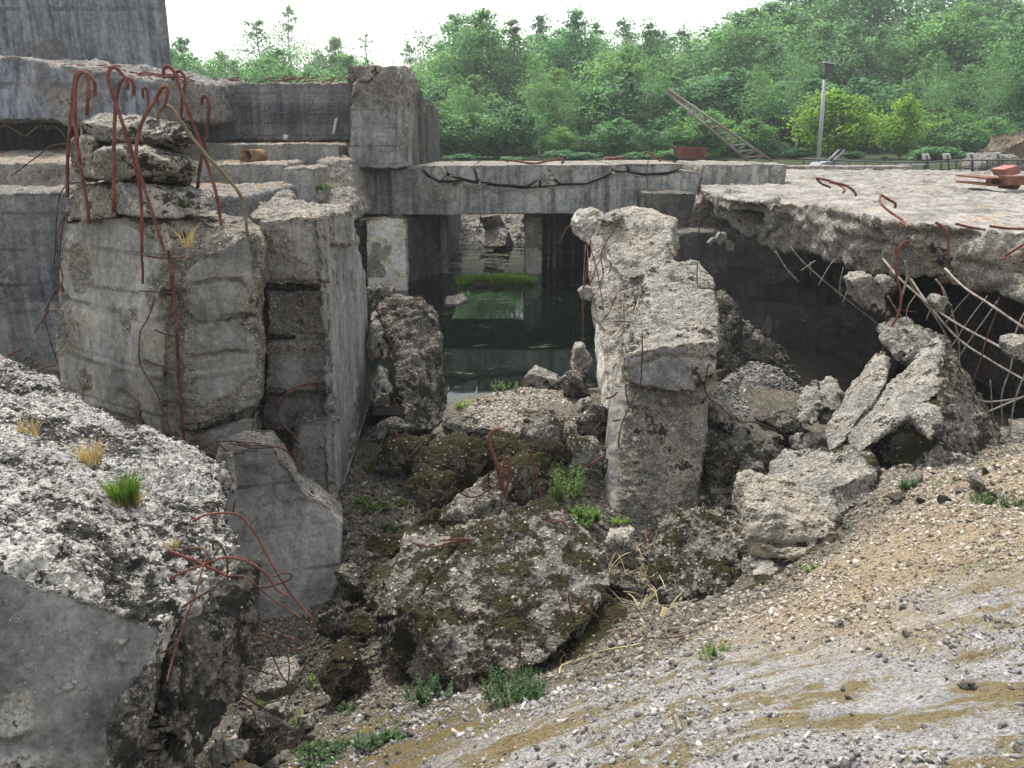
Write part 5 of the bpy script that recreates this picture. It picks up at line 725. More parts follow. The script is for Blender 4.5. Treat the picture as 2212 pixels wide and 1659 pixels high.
# fine loose gravel (uncountable)
ico = [(0, 0, 1), (.894, 0, .447), (.276, .851, .447), (-.724, .526, .447), (-.724, -.526, .447), (.276, -.851, .447), (.724, .526, -.447), (-.276, .851, -.447), (-.894, 0, -.447), (-.276, -.851, -.447), (.724, -.526, -.447), (0, 0, -1)]
icf = [(0,1,2),(0,2,3),(0,3,4),(0,4,5),(0,5,1),(1,6,2),(2,7,3),(3,8,4),(4,9,5),(5,10,1),(6,7,2),(7,8,3),(8,9,4),(9,10,5),(10,6,1),(11,7,6),(11,8,7),(11,9,8),(11,10,9),(11,6,10)]
def scatter(name, pos, size, mat, label, seed=0, flat=.6, parent=None, **k):
    R_ = np.random.RandomState(seed); n = len(pos); B0 = np.array(ico); V = np.sign(B0)[None]*np.abs(B0[None])**.7*(1+.42*R_.normal(size=(n, 12, 1)).clip(-1.3, 1.6))
    V = V*(np.array((1, .75, flat))*(.7+.6*R_.rand(n, 1, 3))); a = R_.rand(n)*6.28; c, s = np.cos(a)[:, None], np.sin(a)[:, None]; t = R_.normal(size=(n, 1))*.4
    x = V[..., 0]*c-V[..., 1]*s; y = V[..., 0]*s+V[..., 1]*c; V = np.stack((x, y, V[..., 2]+t*x), -1)*size[:, None, None]+pos[:, None]
    F = np.array(icf)[None]+np.arange(n)[:, None, None]*12; V = V.reshape(-1, 3); F = F.reshape(-1, 3)
    base_ = np.array((pos[:, 0].mean(), pos[:, 1].mean(), pos[:, 2].min())); me = bpy.data.meshes.new(name); me.vertices.add(len(V)); me.vertices.foreach_set('co', (V-base_).astype(np.float32).ravel()); me.loops.add(F.size); me.loops.foreach_set('vertex_index', F.ravel()); me.polygons.add(len(F)); me.polygons.foreach_set('loop_start', np.arange(0, F.size, 3)); me.polygons.foreach_set('loop_total', np.full(len(F), 3)); me.update()
    me.attributes.new('tone', 'FLOAT', 'POINT').data.foreach_set('value', np.repeat(R_.rand(n), 12).astype(np.float32)); return tag(link(name, me, mat, base_, parent), label, kind='stuff', **k)
def stonemat(name, dark, mid, hi):
    n = NT(name); v = n.attr('tone'); c = n.mix(n.st(v, .0, .6), dark, mid); c = n.mix(n.st(v, .7, 1.), c, hi); c = n.mix(n.ma('MULTIPLY', n.noise(45, 5, .7), .5), c, n.mix(.6, c, (.08, .07, .06))); n.col(c); n.bump(n.noise(90, 4), .4, .006); return n.m
spit = stonemat('dark_rubble_crumb', (.06, .052, .04), (.20, .175, .14), (.42, .38, .32)); sgrey = stonemat('grey_gravel_stone', (.11, .105, .10), (.33, .32, .31), (.60, .56, .51)); stan = stonemat('tan_grit_stone', (.15, .12, .08), (.38, .32, .25), (.66, .62, .55))
R_ = np.random.RandomState(5); N = 300000; xs = R_.uniform(-2.5, 4.6, N); ys = 1.35+(R_.rand(N)**1.5)*6.0; keep = np.abs(xs) < ys*.72+.15; xs, ys = xs[keep], ys[keep]; zs = hz(xs, ys); g_, p_ = zone(xs, ys, zs)
cl = fbm(np.stack((xs, ys, xs*0), 1)*1.3, 4, 77)
sz = (.0022+.008*R_.rand(len(xs))**6)*(1+.35*ys/3)*(1+.8*p_*R_.rand(len(xs))**3); kp = (R_.rand(len(xs)) < (.45+.35*(1-g_)+1.1*cl.clip(-.4, 1))*(1-.45*g_)); xs, ys, zs, g_, sz, p_ = xs[kp], ys[kp], zs[kp], g_[kp], sz[kp], p_[kp]
a = g_ > .5; pos = np.stack((xs, ys, zs+sz*.2), 1)
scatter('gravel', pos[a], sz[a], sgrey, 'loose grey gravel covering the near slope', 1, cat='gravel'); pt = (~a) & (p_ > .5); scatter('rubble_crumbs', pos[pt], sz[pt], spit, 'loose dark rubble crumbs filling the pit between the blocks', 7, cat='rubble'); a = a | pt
scatter('grit', pos[~a], sz[~a], stan, 'loose sandy grit and rubble crumbs over the slope edge and pit', 2, cat='grit')
# crumbs resting on the foreground block and hump top
def on_mesh(o, n, seed, zmin=.5, cond=None):
    me = o.data; m = len(me.polygons); c = np.empty(m*3, np.float32); me.polygons.foreach_get('center', c); c = c.reshape(-1, 3); nn = np.empty(m*3, np.float32); me.polygons.foreach_get('normal', nn); nn = nn.reshape(-1, 3)
    ok = nn[:, 2] > zmin; c = c[ok]+np.array(world(o)); 
    if cond is not None: c = c[cond(c)]
    r = np.random.RandomState(seed); return c[r.randint(0, len(c), n)]+r.normal(size=(n, 3))*np.array((.01, .01, 0))
q = on_mesh(Fb, 16000, 3); q = q[(np.abs(q[:, 0]) < q[:, 1]*.7)]; r_ = np.random.RandomState(9); s_ = .0028+.010*r_.rand(len(q))**4
scatter('pebbles', q+np.array((0, 0, .001)), s_, sgrey, None, 4, parent=Fb)
q = on_mesh(hu, 5000, 3, .2); scatter('hump_gravel', q, .006+.014*np.random.RandomState(2).rand(len(q))**3, stan, None, 5, parent=hu)
gh = [o for o in COL.objects if o.name == 'gravel_heap'][0]; q = on_mesh(gh, 7000, 3, .2); scatter('heap_gravel', q, .006+.016*np.random.RandomState(2).rand(len(q))**3, sgrey, None, 6, parent=gh)
# ------------------------------------------------------------ plants
def blades(c, n, h, spread, w, seed, lean=.5, tone=(0, 1)):
    r = np.random.RandomState(seed); V = []; F = []; T = []
    for i in range(n):
        a = r.uniform(0, 6.28); d = spread*math.sqrt(r.rand()); b = np.array((c[0]+d*math.cos(a), c[1]+d*math.sin(a), c[2]-.01)); L = h*r.uniform(.45, 1); ln = np.array((math.cos(a), math.sin(a), 0))*lean*r.uniform(.2, 1)*L*(d/spread+.3); ln += r.normal(size=3)*.12*L*np.array((1, 1, 0))
        s = np.array((-math.sin(a+1), math.cos(a+1), 0))*w*.5; k = len(V); t = r.uniform(*tone)
        for j, tt in enumerate((0, .4, .75, 1)):
            m = b+np.array((0, 0, 1))*L*tt*(1-.15*tt)+ln*tt*tt; ww = s*(1, .9, .6, .08)[j]; V += [m-ww, m+ww]; T += [t*.8+tt*.2]*2
        F += [(k+2*j, k+2*j+1, k+2*j+3, k+2*j+2) for j in range(3)]
    return np.array(V), F, T
def plant_obj(name, V, F, T, mat, label, cat, parent=None, group=None, kind=None, loc=None):
    o = obj_np(name, (V, F), mat, parent, smooth=False, loc=loc, label=label, cat=cat, group=group, kind=kind); o.data.attributes.new('tone', 'FLOAT', 'POINT').data.foreach_set('value', np.array(T, np.float32)); return o
LG = leafmat('grass_blade', (.06, .12, .02), (.20, .30, .06)); LD = leafmat('dry_grass_blade', (.36, .24, .10), (.55, .42, .22)); LB = leafmat('herb_leaf', (.035, .08, .025), (.10, .19, .06)); LY = leafmat('moss_plant_leaf', (.12, .24, .02), (.36, .55, .07))
from mathutils.bvhtree import BVHTree
_bv = {}
def on(o, px_, py_, Y=None):
    if o.name not in _bv: _bv[o.name] = BVHTree.FromPolygons([v.co for v in o.data.vertices], [p.vertices for p in o.data.polygons])
    w_ = world(o); d = Vector(P(px_, py_, 3.)).normalized(); h = _bv[o.name].ray_cast(-w_, d)
    return np.array(h[0]+w_) if h[0] is not None else P(px_, py_, Y)
def tuft(px_, py_, Y, h, spread, n, mat, lb, seed, name='grass_tuft', lean=.6, w=None, dry=0):
    c = (on(Y, px_, py_) if not isinstance(Y, (int, float)) else P(px_, py_, Y)) if Y else G(px_, py_); yy = c[1]; hh = px2m(h, yy); v, f, t = blades(c, n, hh, px2m(spread, yy), w or px2m(2.0, yy), seed, lean)
    o = plant_obj(name, v, f, t, mat, lb, 'grass'); 
    if dry: v, f, t = blades(c, n//2, hh*.45, px2m(spread*1.2, yy), px2m(1.8, yy), seed+1, .9); plant_obj('dry_blades', v, f, t, LD, None, None, parent=o)
    return o
tuft(270, 1085, Fb, 92, 28, 420, LG, 'bright green grass tuft with straw base on the foreground block', 1, dry=1, lean=.34)
tuft(65, 940, Fb, 62, 15, 60, LD, 'small dry tuft at far left on the foreground block', 2, w=.004); tuft(198, 1000, Fb, 80, 20, 110, LD, 'brownish dry tuft in the cleft of the foreground block', 3); tuft(372, 1182, Fb, 34, 14, 70, LD, 'tiny straw tuft beside the thick straight bar', 4)
tuft(405, 530, 6.0, 55, 12, 30, LD, 'withered pale grass hanging on the left pillar top', 5); 
def herb(px_, py_, Y, h, spread, n, lb, seed, mat=LB, name='leafy_weed', cat='weed', leaf=6, group=None, kind=None, nl=26):
    c = P(px_, py_, Y) if Y else G(px_, py_); yy = c[1]; hh = px2m(h, yy); sp = px2m(spread, yy); lf = px2m(leaf, yy); r = np.random.RandomState(seed); V = []; F = []; T = []
    for i in range(n):
        a = r.uniform(0, 6.28); d = sp*math.sqrt(r.rand()); b = np.array((c[0]+d*math.cos(a), c[1]+d*math.sin(a)*.6, c[2]-.01)); top_ = b+np.array((math.cos(a)*.25*hh*d/sp, math.sin(a)*.25*hh*d/sp, hh*r.uniform(.5, 1)))
        s = np.array((.0012, 0, 0)); k = len(V); V += [b-s, b+s, top_+s*.4, top_-s*.4]; F.append((k, k+1, k+2, k+3)); T += [.2]*4
        for j in range(nl):
            t = .12+.88*j/nl; m = b+(top_-b)*t; aa = r.uniform(0, 6.28); L = lf*r.uniform(.6, 1.1)*(1.15-.6*t); dv = np.array((math.cos(aa), math.sin(aa), r.uniform(.1, .9))); dv /= np.linalg.norm(dv); sd = np.cross(dv, (0, 0, 1)); sd = sd/np.linalg.norm(sd)*L*.24; k = len(V)
            V += [m, m+dv*L*.5+sd, m+dv*L, m+dv*L*.5-sd]; F.append((k, k+1, k+2, k+3)); T += [r.rand()]*4
    return plant_obj(name, np.array(V), F, T, mat, lb, cat, group=group, kind=kind)
herb(1110, 1520, None, 98, 66, 100, 'bushy green weed growing against the foot of the biggest boulder', 1, leaf=11); herb(930, 1512, None, 60, 50, 30, 'smaller feathery weed left of the bushy one', 2, leaf=12); herb(825, 1612, None, 46, 66, 26, 'green thistly weed at the bottom edge', 3, leaf=24, nl=9); herb(720, 1640, None, 34, 90, 90, 'low green herbs in the bottom left corner of the litter', 4, leaf=18, nl=12)
herb(1205, 1075, None, 85, 50, 60, 'tall soft green weeds between heap and stump', 5, leaf=10, mat=LG); herb(1235, 1130, None, 40, 60, 90, 'low pale green grass patch between heap and stump', 6, leaf=12, mat=LG); herb(1540, 1420, None, 45, 34, 26, 'pale green herb on the gravel slope edge', 7, leaf=8, mat=LG); herb(1090, 840, 7.9, 22, 36, 20, 'thin grass at the water edge on the hump', 8, mat=LG)
herb(1830, 1085+60, None, 16, 14, 10, 'tiny green plant beside the flat-topped block', 9); herb(2135, 1090, None, 30, 40, 34, 'green herb on the slope near the right edge', 10, leaf=9); herb(2190, 1100, None, 26, 30, 22, 'second green herb at the right edge of the slope', 11, leaf=9); herb(1630, 1240+30, None, 14, 12, 8, 'small sprout by the low brown mossy rock', 12)
herb(840, 1010, None, 16, 60, 70, 'thin green ground plants at the foot of the plank-marked pillar', 13, leaf=8, mat=LG); herb(820, 1090, None, 14, 60, 70, 'thin green ground plants in the rubble below the plank-marked pillar', 14, leaf=8, mat=LG); herb(1580, 960, None, 18, 60, 60, 'green ground plants on the side of the grey rubble heap', 15, leaf=7, mat=LG); herb(700, 412, 13.0, 18, 20, 12, 'small weed on the low chunk below the upright block', 16, leaf=10, mat=LG); herb(395, 450, 6.35, 30, 10, 7, 'green sprig growing from the slabs on the left pillar', 17, leaf=10)
isl = solid('moss_islet', [hull((1000, 620, 15.6), (1140, 622, 15.6), (1010, 606, 16.6), (1135, 606, 16.6), (1040, 600, 16.1), (1110, 600, 16.1), ext=(0, 0, -.25))], M['mossier'], vox=.03, rough=.06, label='grassy islet of mud in the middle of the channel water', cat='islet')
for i in range(9): 
    c = P(1005+i*16, 612-4*math.sin(i*.4), 16.0); v, f, t = blades(c, 150, .20, .17, .03, 40+i, .8); plant_obj('grass', v, f, t, LY, None, None, parent=isl)
solid('sunk_rock', [hull((965, 640, 14.2), (1000, 632, 14.6), (1010, 645, 14.2), (990, 655, 13.8), (960, 655, 13.8), ext=(0, 0, -.2))], M['dark'], vox=.025, rough=.03, label='dark stone just breaking the water beside the left channel wall', cat='stone')
rw2 = random.Random(77)
WD = [(845, 1150), (905, 1190), (1330, 1130), (1405, 1225), (1560, 1130), (1500, 1170), (1660, 960), (1600, 1000), (1820, 1010), (1960, 1060), (2040, 1060), (640, 1560), (760, 1540), (560, 1530), (1000, 880), (1180, 1000), (1310, 1010), (690, 1480), (1150, 1170), (1760, 1230)]
for i, (a, b) in enumerate(WD): herb(a, b, None, rw2.uniform(12, 34), rw2.uniform(14, 40), rw2.randint(8, 26), 'small straggly weed growing between the broken blocks', 100+i, mat=(LB, LG, LY)[i % 3], leaf=rw2.uniform(6, 11), nl=14, group='small weeds among the rubble')
# dry roots, twigs and sticks
def sticks(name, n, box4, L, r, mat, lb, seed, up=.2, cat='twigs'):
    rr = random.Random(seed); e = None; parts = []
    for i in range(n):
        p = G(rr.uniform(box4[0], box4[1]), rr.uniform(box4[2], box4[3])); a = rr.uniform(0, 3.14); l = L*rr.uniform(.4, 1); d = np.array((math.cos(a), math.sin(a), rr.uniform(-.1, up)))*l
        parts.append(tube_np([p+np.array((0, 0, .01)), p+d*.5+np.array((0, 0, .02+rr.uniform(0, .03))), p+d+np.array((0, 0, .012))], r*rr.uniform(.5, 1), 4))
    return obj_np(name, join_np(parts), mat, label=lb, cat=cat, kind='stuff')
sticks('dry_roots', 70, (1310, 1450, 1210, 1330), .28, .005, M['straw'], 'tangle of pale dry roots right of the biggest boulder', 1, .5); sticks('twig_litter', 260, (560, 1500, 1480, 1650), .09, .0018, M['twig'], 'fine dry stalks scattered over the slope', 2); sticks('straw_litter', 500, (1000, 2212, 1030, 1450), .10, .0015, M['straw'], 'dry straw bits scattered along the slope edge', 3); sticks('dead_stalks', 120, (740, 900, 1000, 1400), .16, .0025, M['straw'], 'dead stalks in the rubble under the plank-marked pillar', 4)
def stick(pts, r, mat, lb, nm='stick', dy=0):
    q = [G(737.3+a/3, 1106+b/3)+np.array((0, 0, .015)) for a, b in pts]; obj_np(nm, tube_np(q, r, 6, wob=.006, seed=int(pts[0][0])), mat, label=lb, cat='stick')
stick([(1415, 1065), (1430, 1015), (1560, 980), (1700, 920), (1950, 870)], .0055, M['straw'], 'long pale stick lying below the slanting slab')
stick([(1760, 820), (1800, 795), (1900, 820), (2100, 840), (2212, 835)], .004, M['rust'], 'thin rusty wire lying on the slope edge right of the biggest boulder', 'wire')
ch = G(1428, 1340); solid('wood_offcut', [hull((1415, 1360, ch[1]-.02), (1432, 1364, ch[1]-.02), (1446, 1314, ch[1]+.1), (1432, 1310, ch[1]+.1), ext=(0, .02, -.03))], M['straw'], vox=.005, rough=.002, label='short flat piece of pale wood on the slope', cat='wood piece')
# ------------------------------------------------------------ things on the far level
def bar(a, b, r, sides=5): return tube_np([a, b], r, sides, smooth=False)
YC = 33
cr = empty('crane_boom', P(1680, 356, YC), 'rusty lattice crane boom slanting in front of the trees', 'crane boom')
nb = 13; A0, A1 = P(1444, 193, YC), P(1690, 362, YC-1); B0, B1 = P(1444, 203, YC), P(1640, 366, YC-1)
for side_ in (0, .3):
    o_ = np.array((0, side_, 0)); obj_np('chord', tube_np([A0+o_*.3, A1+o_], .034, 6, smooth=False), M['crane'], cr); obj_np('chord', tube_np([B0+o_*.3, B1+o_], .028, 6, smooth=False), M['crane'], cr)
    L = []
    for i in range(nb):
        t0, t1 = i/nb, (i+1)/nb; L += [bar(A0+(A1-A0)*t0+o_, B0+(B1-B0)*t0+o_, .013), bar(A0+(A1-A0)*t0+o_, B0+(B1-B0)*t1+o_, .013)]
    obj_np('lattice', join_np(L), M['crane'], cr)
obj_np('tip_plate', hull((1442, 192, YC), (1456, 198, YC), (1480, 222, YC), (1474, 226, YC), (1444, 202, YC), ext=(0, .5, 0)), M['crane'], cr, smooth=False)
obj_np('pulley_block', tube_np([P(1487, 232, YC-.1), P(1487, 250, YC-.1)], .05, 6, smooth=False), M['lampwhite'], cr)
YL = 30
lp = empty('lamp_post', P(1768, 356, YL), 'leaning grey lamp post with a dark boxy floodlight before the trees', 'lamp post')
obj_np('pole', tube_np([P(1766, 366, YL), P(1775, 260, YL), P(1781, 172, YL)], .075, 10, smooth=False, r2=.05), M['pole'], lp); obj_np('pole_tip', tube_np([P(1781, 172, YL), P(1783, 160, YL), P(1784, 128, YL)], .035, 8, smooth=False), M['lampdark'], lp)
hd = obj_np('lamp_head', hull((1784, 134, YL), (1803, 138, YL), (1798, 158, YL), (1783, 162, YL), ext=(.05, .28, .0)), M['lampdark'], lp, smooth=False); obj_np('lamp_visor', hull((1781, 132, YL-.05), (1806, 136, YL-.05), (1806, 139, YL-.05), (1781, 135, YL-.05), ext=(.05, .34, 0)), M['lampwhite'], hd, smooth=False)
YM = 24
mc = empty('mine_cart', P(1497, 350, YM), 'red tipper wagon tub standing above the beam', 'mine cart')
obj_np('tub', hull((1464, 319, YM), (1528, 321, YM), (1520, 344, YM), (1470, 343, YM), ext=(.05, 1.1, .02)), M['redpaint'], mc, smooth=False)
obj_np('rim', join_np([hull((1462, 317, YM-.02), (1530, 319, YM-.02), (1530, 321.5, YM-.02), (1462, 319.5, YM-.02), ext=(0, .06, 0))]), M['orange'], mc, smooth=False)
for a in (1472, 1516): obj_np('wheel', tube_np([P(a, 347, YM-.02), P(a, 347, YM-.02)+np.array((0, .1, 0))], .07, 14, smooth=False), M['rust'], mc, smooth=False)
obj_np('end_plate', hull((1463, 320, YM-.03), (1473, 320, YM-.03), (1471, 343, YM-.03), (1467, 343, YM-.03), ext=(0, .02, 0)), M['orange'], mc, smooth=False)
solid('red_box', [hull((1306, 340, 24), (1351, 339, 24), (1351, 358, 24), (1307, 358, 24), ext=(0, .5, 0))], M['redpaint'], vox=.03, rough=.005, label='dull red box just showing above the beam, left of the mine cart', cat='box')
rb = empty('ladder_cart', P(1800, 358, 28), 'low grey-blue machine with a slanting twin-rail arm behind the roof slab', 'machine')
obj_np('body', hull((1768, 358, 28), (1775, 352, 28), (1800, 349, 28), (1820, 353, 28), (1825, 360, 28), (1768, 362, 28), ext=(0, .9, 0)), M['greyblue'], rb, smooth=False)
for d_ in (0, 12): obj_np('rail', tube_np([P(1782+d_, 354, 28), P(1812+d_, 324, 28)], .03, 5, smooth=False), M['pole'], rb)
obj_np('arm_head', hull((1806, 324, 28), (1824, 322, 28), (1820, 330, 28), (1806, 331, 28), ext=(0, .12, 0)), M['rail'], rb, smooth=False)
fe = empty('railing', P(2000, 365, 22), 'dark thin metal railing along the far edge of the roof slab', 'railing')
rl = [(1730, 343, 29), (1860, 348, 27), (1950, 351, 25), (2000, 350, 24), (2100, 346, 22), (2260, 345, 20)]
obj_np('rail', tube_np([P(*p) for p in rl], .022, 5), M['rail'], fe); obj_np('rail', tube_np([P(p[0], p[1]+17, p[2]) for p in rl], .016, 5), M['rail'], fe)
for i in range(16):
    xx = 1736+i*33; j = max(k for k in range(5) if rl[k][0] <= xx or k == 0); t = (xx-rl[j][0])/(rl[j+1][0]-rl[j][0]); yy = rl[j][1]+t*(rl[j+1][1]-rl[j][1]); d = rl[j][2]+t*(rl[j+1][2]-rl[j][2])
    obj_np('post', tube_np([P(xx, yy, d), P(xx, yy+24, d)], .022, 5, smooth=False), M['rail'], fe)
for k, (x, y) in enumerate(((2002, 338), (2047, 337), (2099, 336), (2156, 335))):
    Y = 23.6-.6*k; so_ = empty('spotlight', P(x, 352, Y), ('spotlight on the railing, first from the left', 'spotlight on the railing, second from the left', 'spotlight on the railing, third from the left', 'spotlight on the railing, nearest the right edge')[k], 'spotlight', 'spotlights on the railing')
    obj_np('lamp_box', hull((x-9, y-5, Y), (x+5, y-6, Y), (x+8, y+6, Y), (x-6, y+7, Y), ext=(.02, .12, 0)), M['lampwhite'], so_, smooth=False); obj_np('bracket', tube_np([P(x-1, y-2, Y-.03), P(x+2, y+6, Y-.03), P(x+3, 372, Y-.03)], .022, 5, smooth=False), M['lampdark'], so_)
bn = empty('bench', P(1985, 362, 26), 'small grey bench seen through the railing', 'bench')
obj_np('seat', hull((1950, 355, 26), (2016, 355, 26), (2016, 358, 26), (1950, 358, 26), ext=(0, .4, 0)), M['greyblue'], bn, smooth=False)
for x in (1960, 2006): obj_np('leg', hull((x-2, 358, 26), (x+3, 358, 26), (x+3, 372, 26), (x-2, 372, 26), ext=(0, .3, 0)), M['greyblue'], bn, smooth=False)
YB = 13.5
ib = empty('steel_beam', P(2190, 400, YB), 'short rusty orange channel beam lying at the right edge of the roof slab', 'steel beam')
obj_np('flange', join_np([hull((2134, 384, YB), (2181, 384, YB), (2181, 388, YB), (2134, 388, YB), ext=(.1, 1.2, 0)), hull((2134, 398, YB), (2181, 400, YB), (2181, 403, YB), (2134, 402, YB), ext=(.1, 1.2, 0)), hull((2134, 384, YB), (2137, 384, YB), (2137, 402, YB), (2134, 402, YB), ext=(.1, .1, 0))]), M['orange'], ib, smooth=False)
obj_np('web', hull((2137, 387, YB+.35), (2181, 387, YB+.35), (2181, 400, YB+.35), (2137, 399, YB+.35), ext=(0, .1, 0)), M['rust'], ib, smooth=False)
obj_np('front_beam', hull((2180, 381, YB-.2), (2290, 378, YB-.2), (2290, 400, YB-.2), (2181, 400, YB-.2), ext=(0, .3, 0)), M['orange'], ib, smooth=False); obj_np('support', hull((2176, 400, YB), (2205, 400, YB), (2198, 410, YB), (2180, 409, YB), ext=(0, .3, 0)), M['rust'], ib, smooth=False)
solid('red_box', [hull((2168, 366, YB+.5), (2200, 357, YB+.5), (2206, 374, YB+.5), (2176, 382, YB+.5), ext=(0, .4, 0))], M['pinkpaint'], vox=.012, rough=.003, label='tilted faded red box standing on the orange steel beam', cat='box')
solid('earth_bank', [hull((2110, 352, 26), (2150, 338, 26), (2195, 312, 26), (2230, 290, 26), (2600, 240, 26), (2600, 380, 26), (2110, 372, 26), ext=(1.5, 4, .0))], M['earth'], vox=.09, rough=.2, scale=.9, label='brown earth and rubble bank rising at the far right behind the railing', cat='earth bank')
solid('grey_boulder', [hull((2120, 352, 23), (2150, 338, 23), (2200, 340, 23), (2230, 372, 23), (2110, 372, 23), ext=(0, .9, .1))], M['dark'], vox=.04, rough=.06, label='dark grey boulder behind the fourth spotlight', cat='rock')
# ------------------------------------------------------------ trees
LF = [leafmat('birch_leaf', (.06, .15, .055), (.26, .47, .21), .5), leafmat('bright_leaf', (.11, .23, .03), (.36, .54, .10), .5)]
def tree_meshes(seed, h=10., cr=3.2, base=.15, limbs=22, per=420, leaf=.16, droop=.0, top=.18, narrow=1.0, trunk_r=.13, fill=1.0, fork=0):
    r = np.random.RandomState(seed); tp = []; x, y = 0., 0.
    for i in range(9): tp.append((x, y, h*i/8*.97)); x += r.normal()*.10*h/10; y += r.normal()*.10*h/10
    tp = np.array(tp); parts = [tube_np(tp, trunk_r, 7, r2=.02)]; C = []; 
    for i in range(limbs):
        t = base+(1-base)*((i+r.rand())/limbs)**.9; z = h*t*.97; k = min(int(t*8), 7); f = t*8-k; o = tp[k]*(1-f)+tp[min(k+1, 8)]*f
        rad = cr*(math.sin(math.pi*min(1, max(.0, (t-base*.5)/(1-base*.5)))**.75)*.95+top)*r.uniform(.6, 1.1)*narrow; a = i*2.4+r.uniform(-.5, .5); el = r.uniform(.15, .75)
        d = np.array((math.cos(a), math.sin(a), el)); d /= np.linalg.norm(d); p1 = o+d*rad*.5+np.array((0, 0, .05*rad)); p2 = o+d*rad+np.array((0, 0, -droop*rad*.5)); parts.append(tube_np([o, p1, p2], .045*(1.1-t)*h/10+.012, 5, r2=.01))
        for s in np.linspace(.30, 1.0, 5):
            q = (o*(1-s)**2+2*p1*s*(1-s)+p2*s*s)
            for m in range(2):
                off = r.normal(size=3)*np.array((.30, .30, .20))*rad*.55; q2 = q+off; C.append((q2, rad*(.16+.10*r.rand()))); 
                if m == 0: parts.append(tube_np([q, (q+q2)/2+r.normal(size=3)*.03, q2], .012, 4, r2=.006))
    for i in range(6): C.append((tp[-1]+r.normal(size=3)*np.array((.25, .25, .5))*h*.03, .35*h/10))
    P_ = []; T = []; NN = []; n_each = int(per*fill/10)
    for c, s in C:
        n = max(8, int(n_each*(s/.45)**1.5)); tone = np.clip(r.normal(.42, .30), 0, 1); g = r.normal(size=(n, 3))*np.array((1, 1, .60)); g[:, 2] -= droop*np.abs(r.normal(size=n))*1.6; P_.append(c+g*s); NN.append(g/(np.linalg.norm(g, axis=1)[:, None]+.3)); T.append(np.clip(tone+g[:, 2]*.22+r.normal(size=n)*.10, 0, 1))
    P_ = np.concatenate(P_); T = np.concatenate(T); NN = np.concatenate(NN); n = len(P_); nr = NN+np.array((0, 0, .75))+.45*r.normal(size=(n, 3)); nr /= np.linalg.norm(nr, axis=1)[:, None]; a = np.cross(nr, r.normal(size=(n, 3))); a /= np.linalg.norm(a, axis=1)[:, None]; b = np.cross(nr, a); L = leaf*(.6+.7*r.rand(n, 1))
    V = np.stack((P_-a*L*.5, P_+b*L*.32, P_+a*L*.5, P_-b*L*.32), 1).reshape(-1, 3); F = np.arange(4*n).reshape(n, 4)
    me = bpy.data.meshes.new('crown'); me.vertices.add(4*n); me.vertices.foreach_set('co', V.astype(np.float32).ravel()); me.loops.add(4*n); me.loops.foreach_set('vertex_index', F.ravel()); me.polygons.add(n); me.polygons.foreach_set('loop_start', np.arange(0, 4*n, 4)); me.polygons.foreach_set('loop_total', np.full(n, 4)); me.update(); me.attributes.new('tone', 'FLOAT', 'POINT').data.foreach_set('value', np.repeat(T, 4).astype(np.float32))
    TOTAL[0] += 4*n
    v, f = join_np(parts); tm = mesh_from('trunk', v, f); return tm, me
KIND = dict(broad=[tree_meshes(s, 10, 3.3, .10, 30, 300, .25) for s in (1, 2, 3)], birch=[tree_meshes(s, 10, 2.1, .12, 34, 330, .19, droop=.55) for s in (11, 12)], sparse=[tree_meshes(s, 10, 2.4, .25, 26, 150, .17) for s in (21, 22)], bare=[tree_meshes(31, 10, 2.0, .3, 22, 40, .12)], shrub=[tree_meshes(s, 10, 5.2, .02, 34, 330, .42, top=.5, trunk_r=.15) for s in (41, 42)], low=[tree_meshes(s, 10, 3.6, .04, 32, 150, .46) for s in (61, 62, 63)], bush=[tree_meshes(s, 10, 5.2, .02, 30, 70, 1.3, top=.5, trunk_r=.15) for s in (71, 72)], bright=[tree_meshes(s, 10, 3.6, .04, 34, 190, .42) for s in (51, 52)])
for k, L in KIND.items():
    for tm, cm in L: tm.materials.append(M['pale_bark'] if k in ('birch', 'sparse') else M['bark']); cm.materials.append(LF[1] if k == 'bright' else LF[0])
TN = 0
def tree(kind, px_, top_, Y, wide, label, group=None, tint=(1, 1, 1), base_z=None, name=None):
    global TN; TN += 1; tm, cm = KIND[kind][TN % len(KIND[kind])]; x = P(px_, 300, Y)[0]; z0 = float(hz(x, Y, False)[0]) if base_z is None else base_z; zt = P(px_, top_, Y)[2]; h = zt-z0
    e = empty(name or {'birch': 'birch_tree', 'shrub': 'shrub', 'bush': 'shrub', 'bright': 'young_tree'}.get(kind, 'tree'), (x, Y, z0), label, 'shrub' if kind in ('shrub', 'bush') else 'tree', group)
    s = h/10; w = s*wide; rz = (TN*1.7) % 6.28
    for nm, me in (('trunk', tm), ('crown', cm)):
        o = bpy.data.objects.new(nm, me); COL.objects.link(o); o.parent = e; o.scale = (w, w, s); o.rotation_euler = (0, 0, rz); o.color = (*tint, 1)
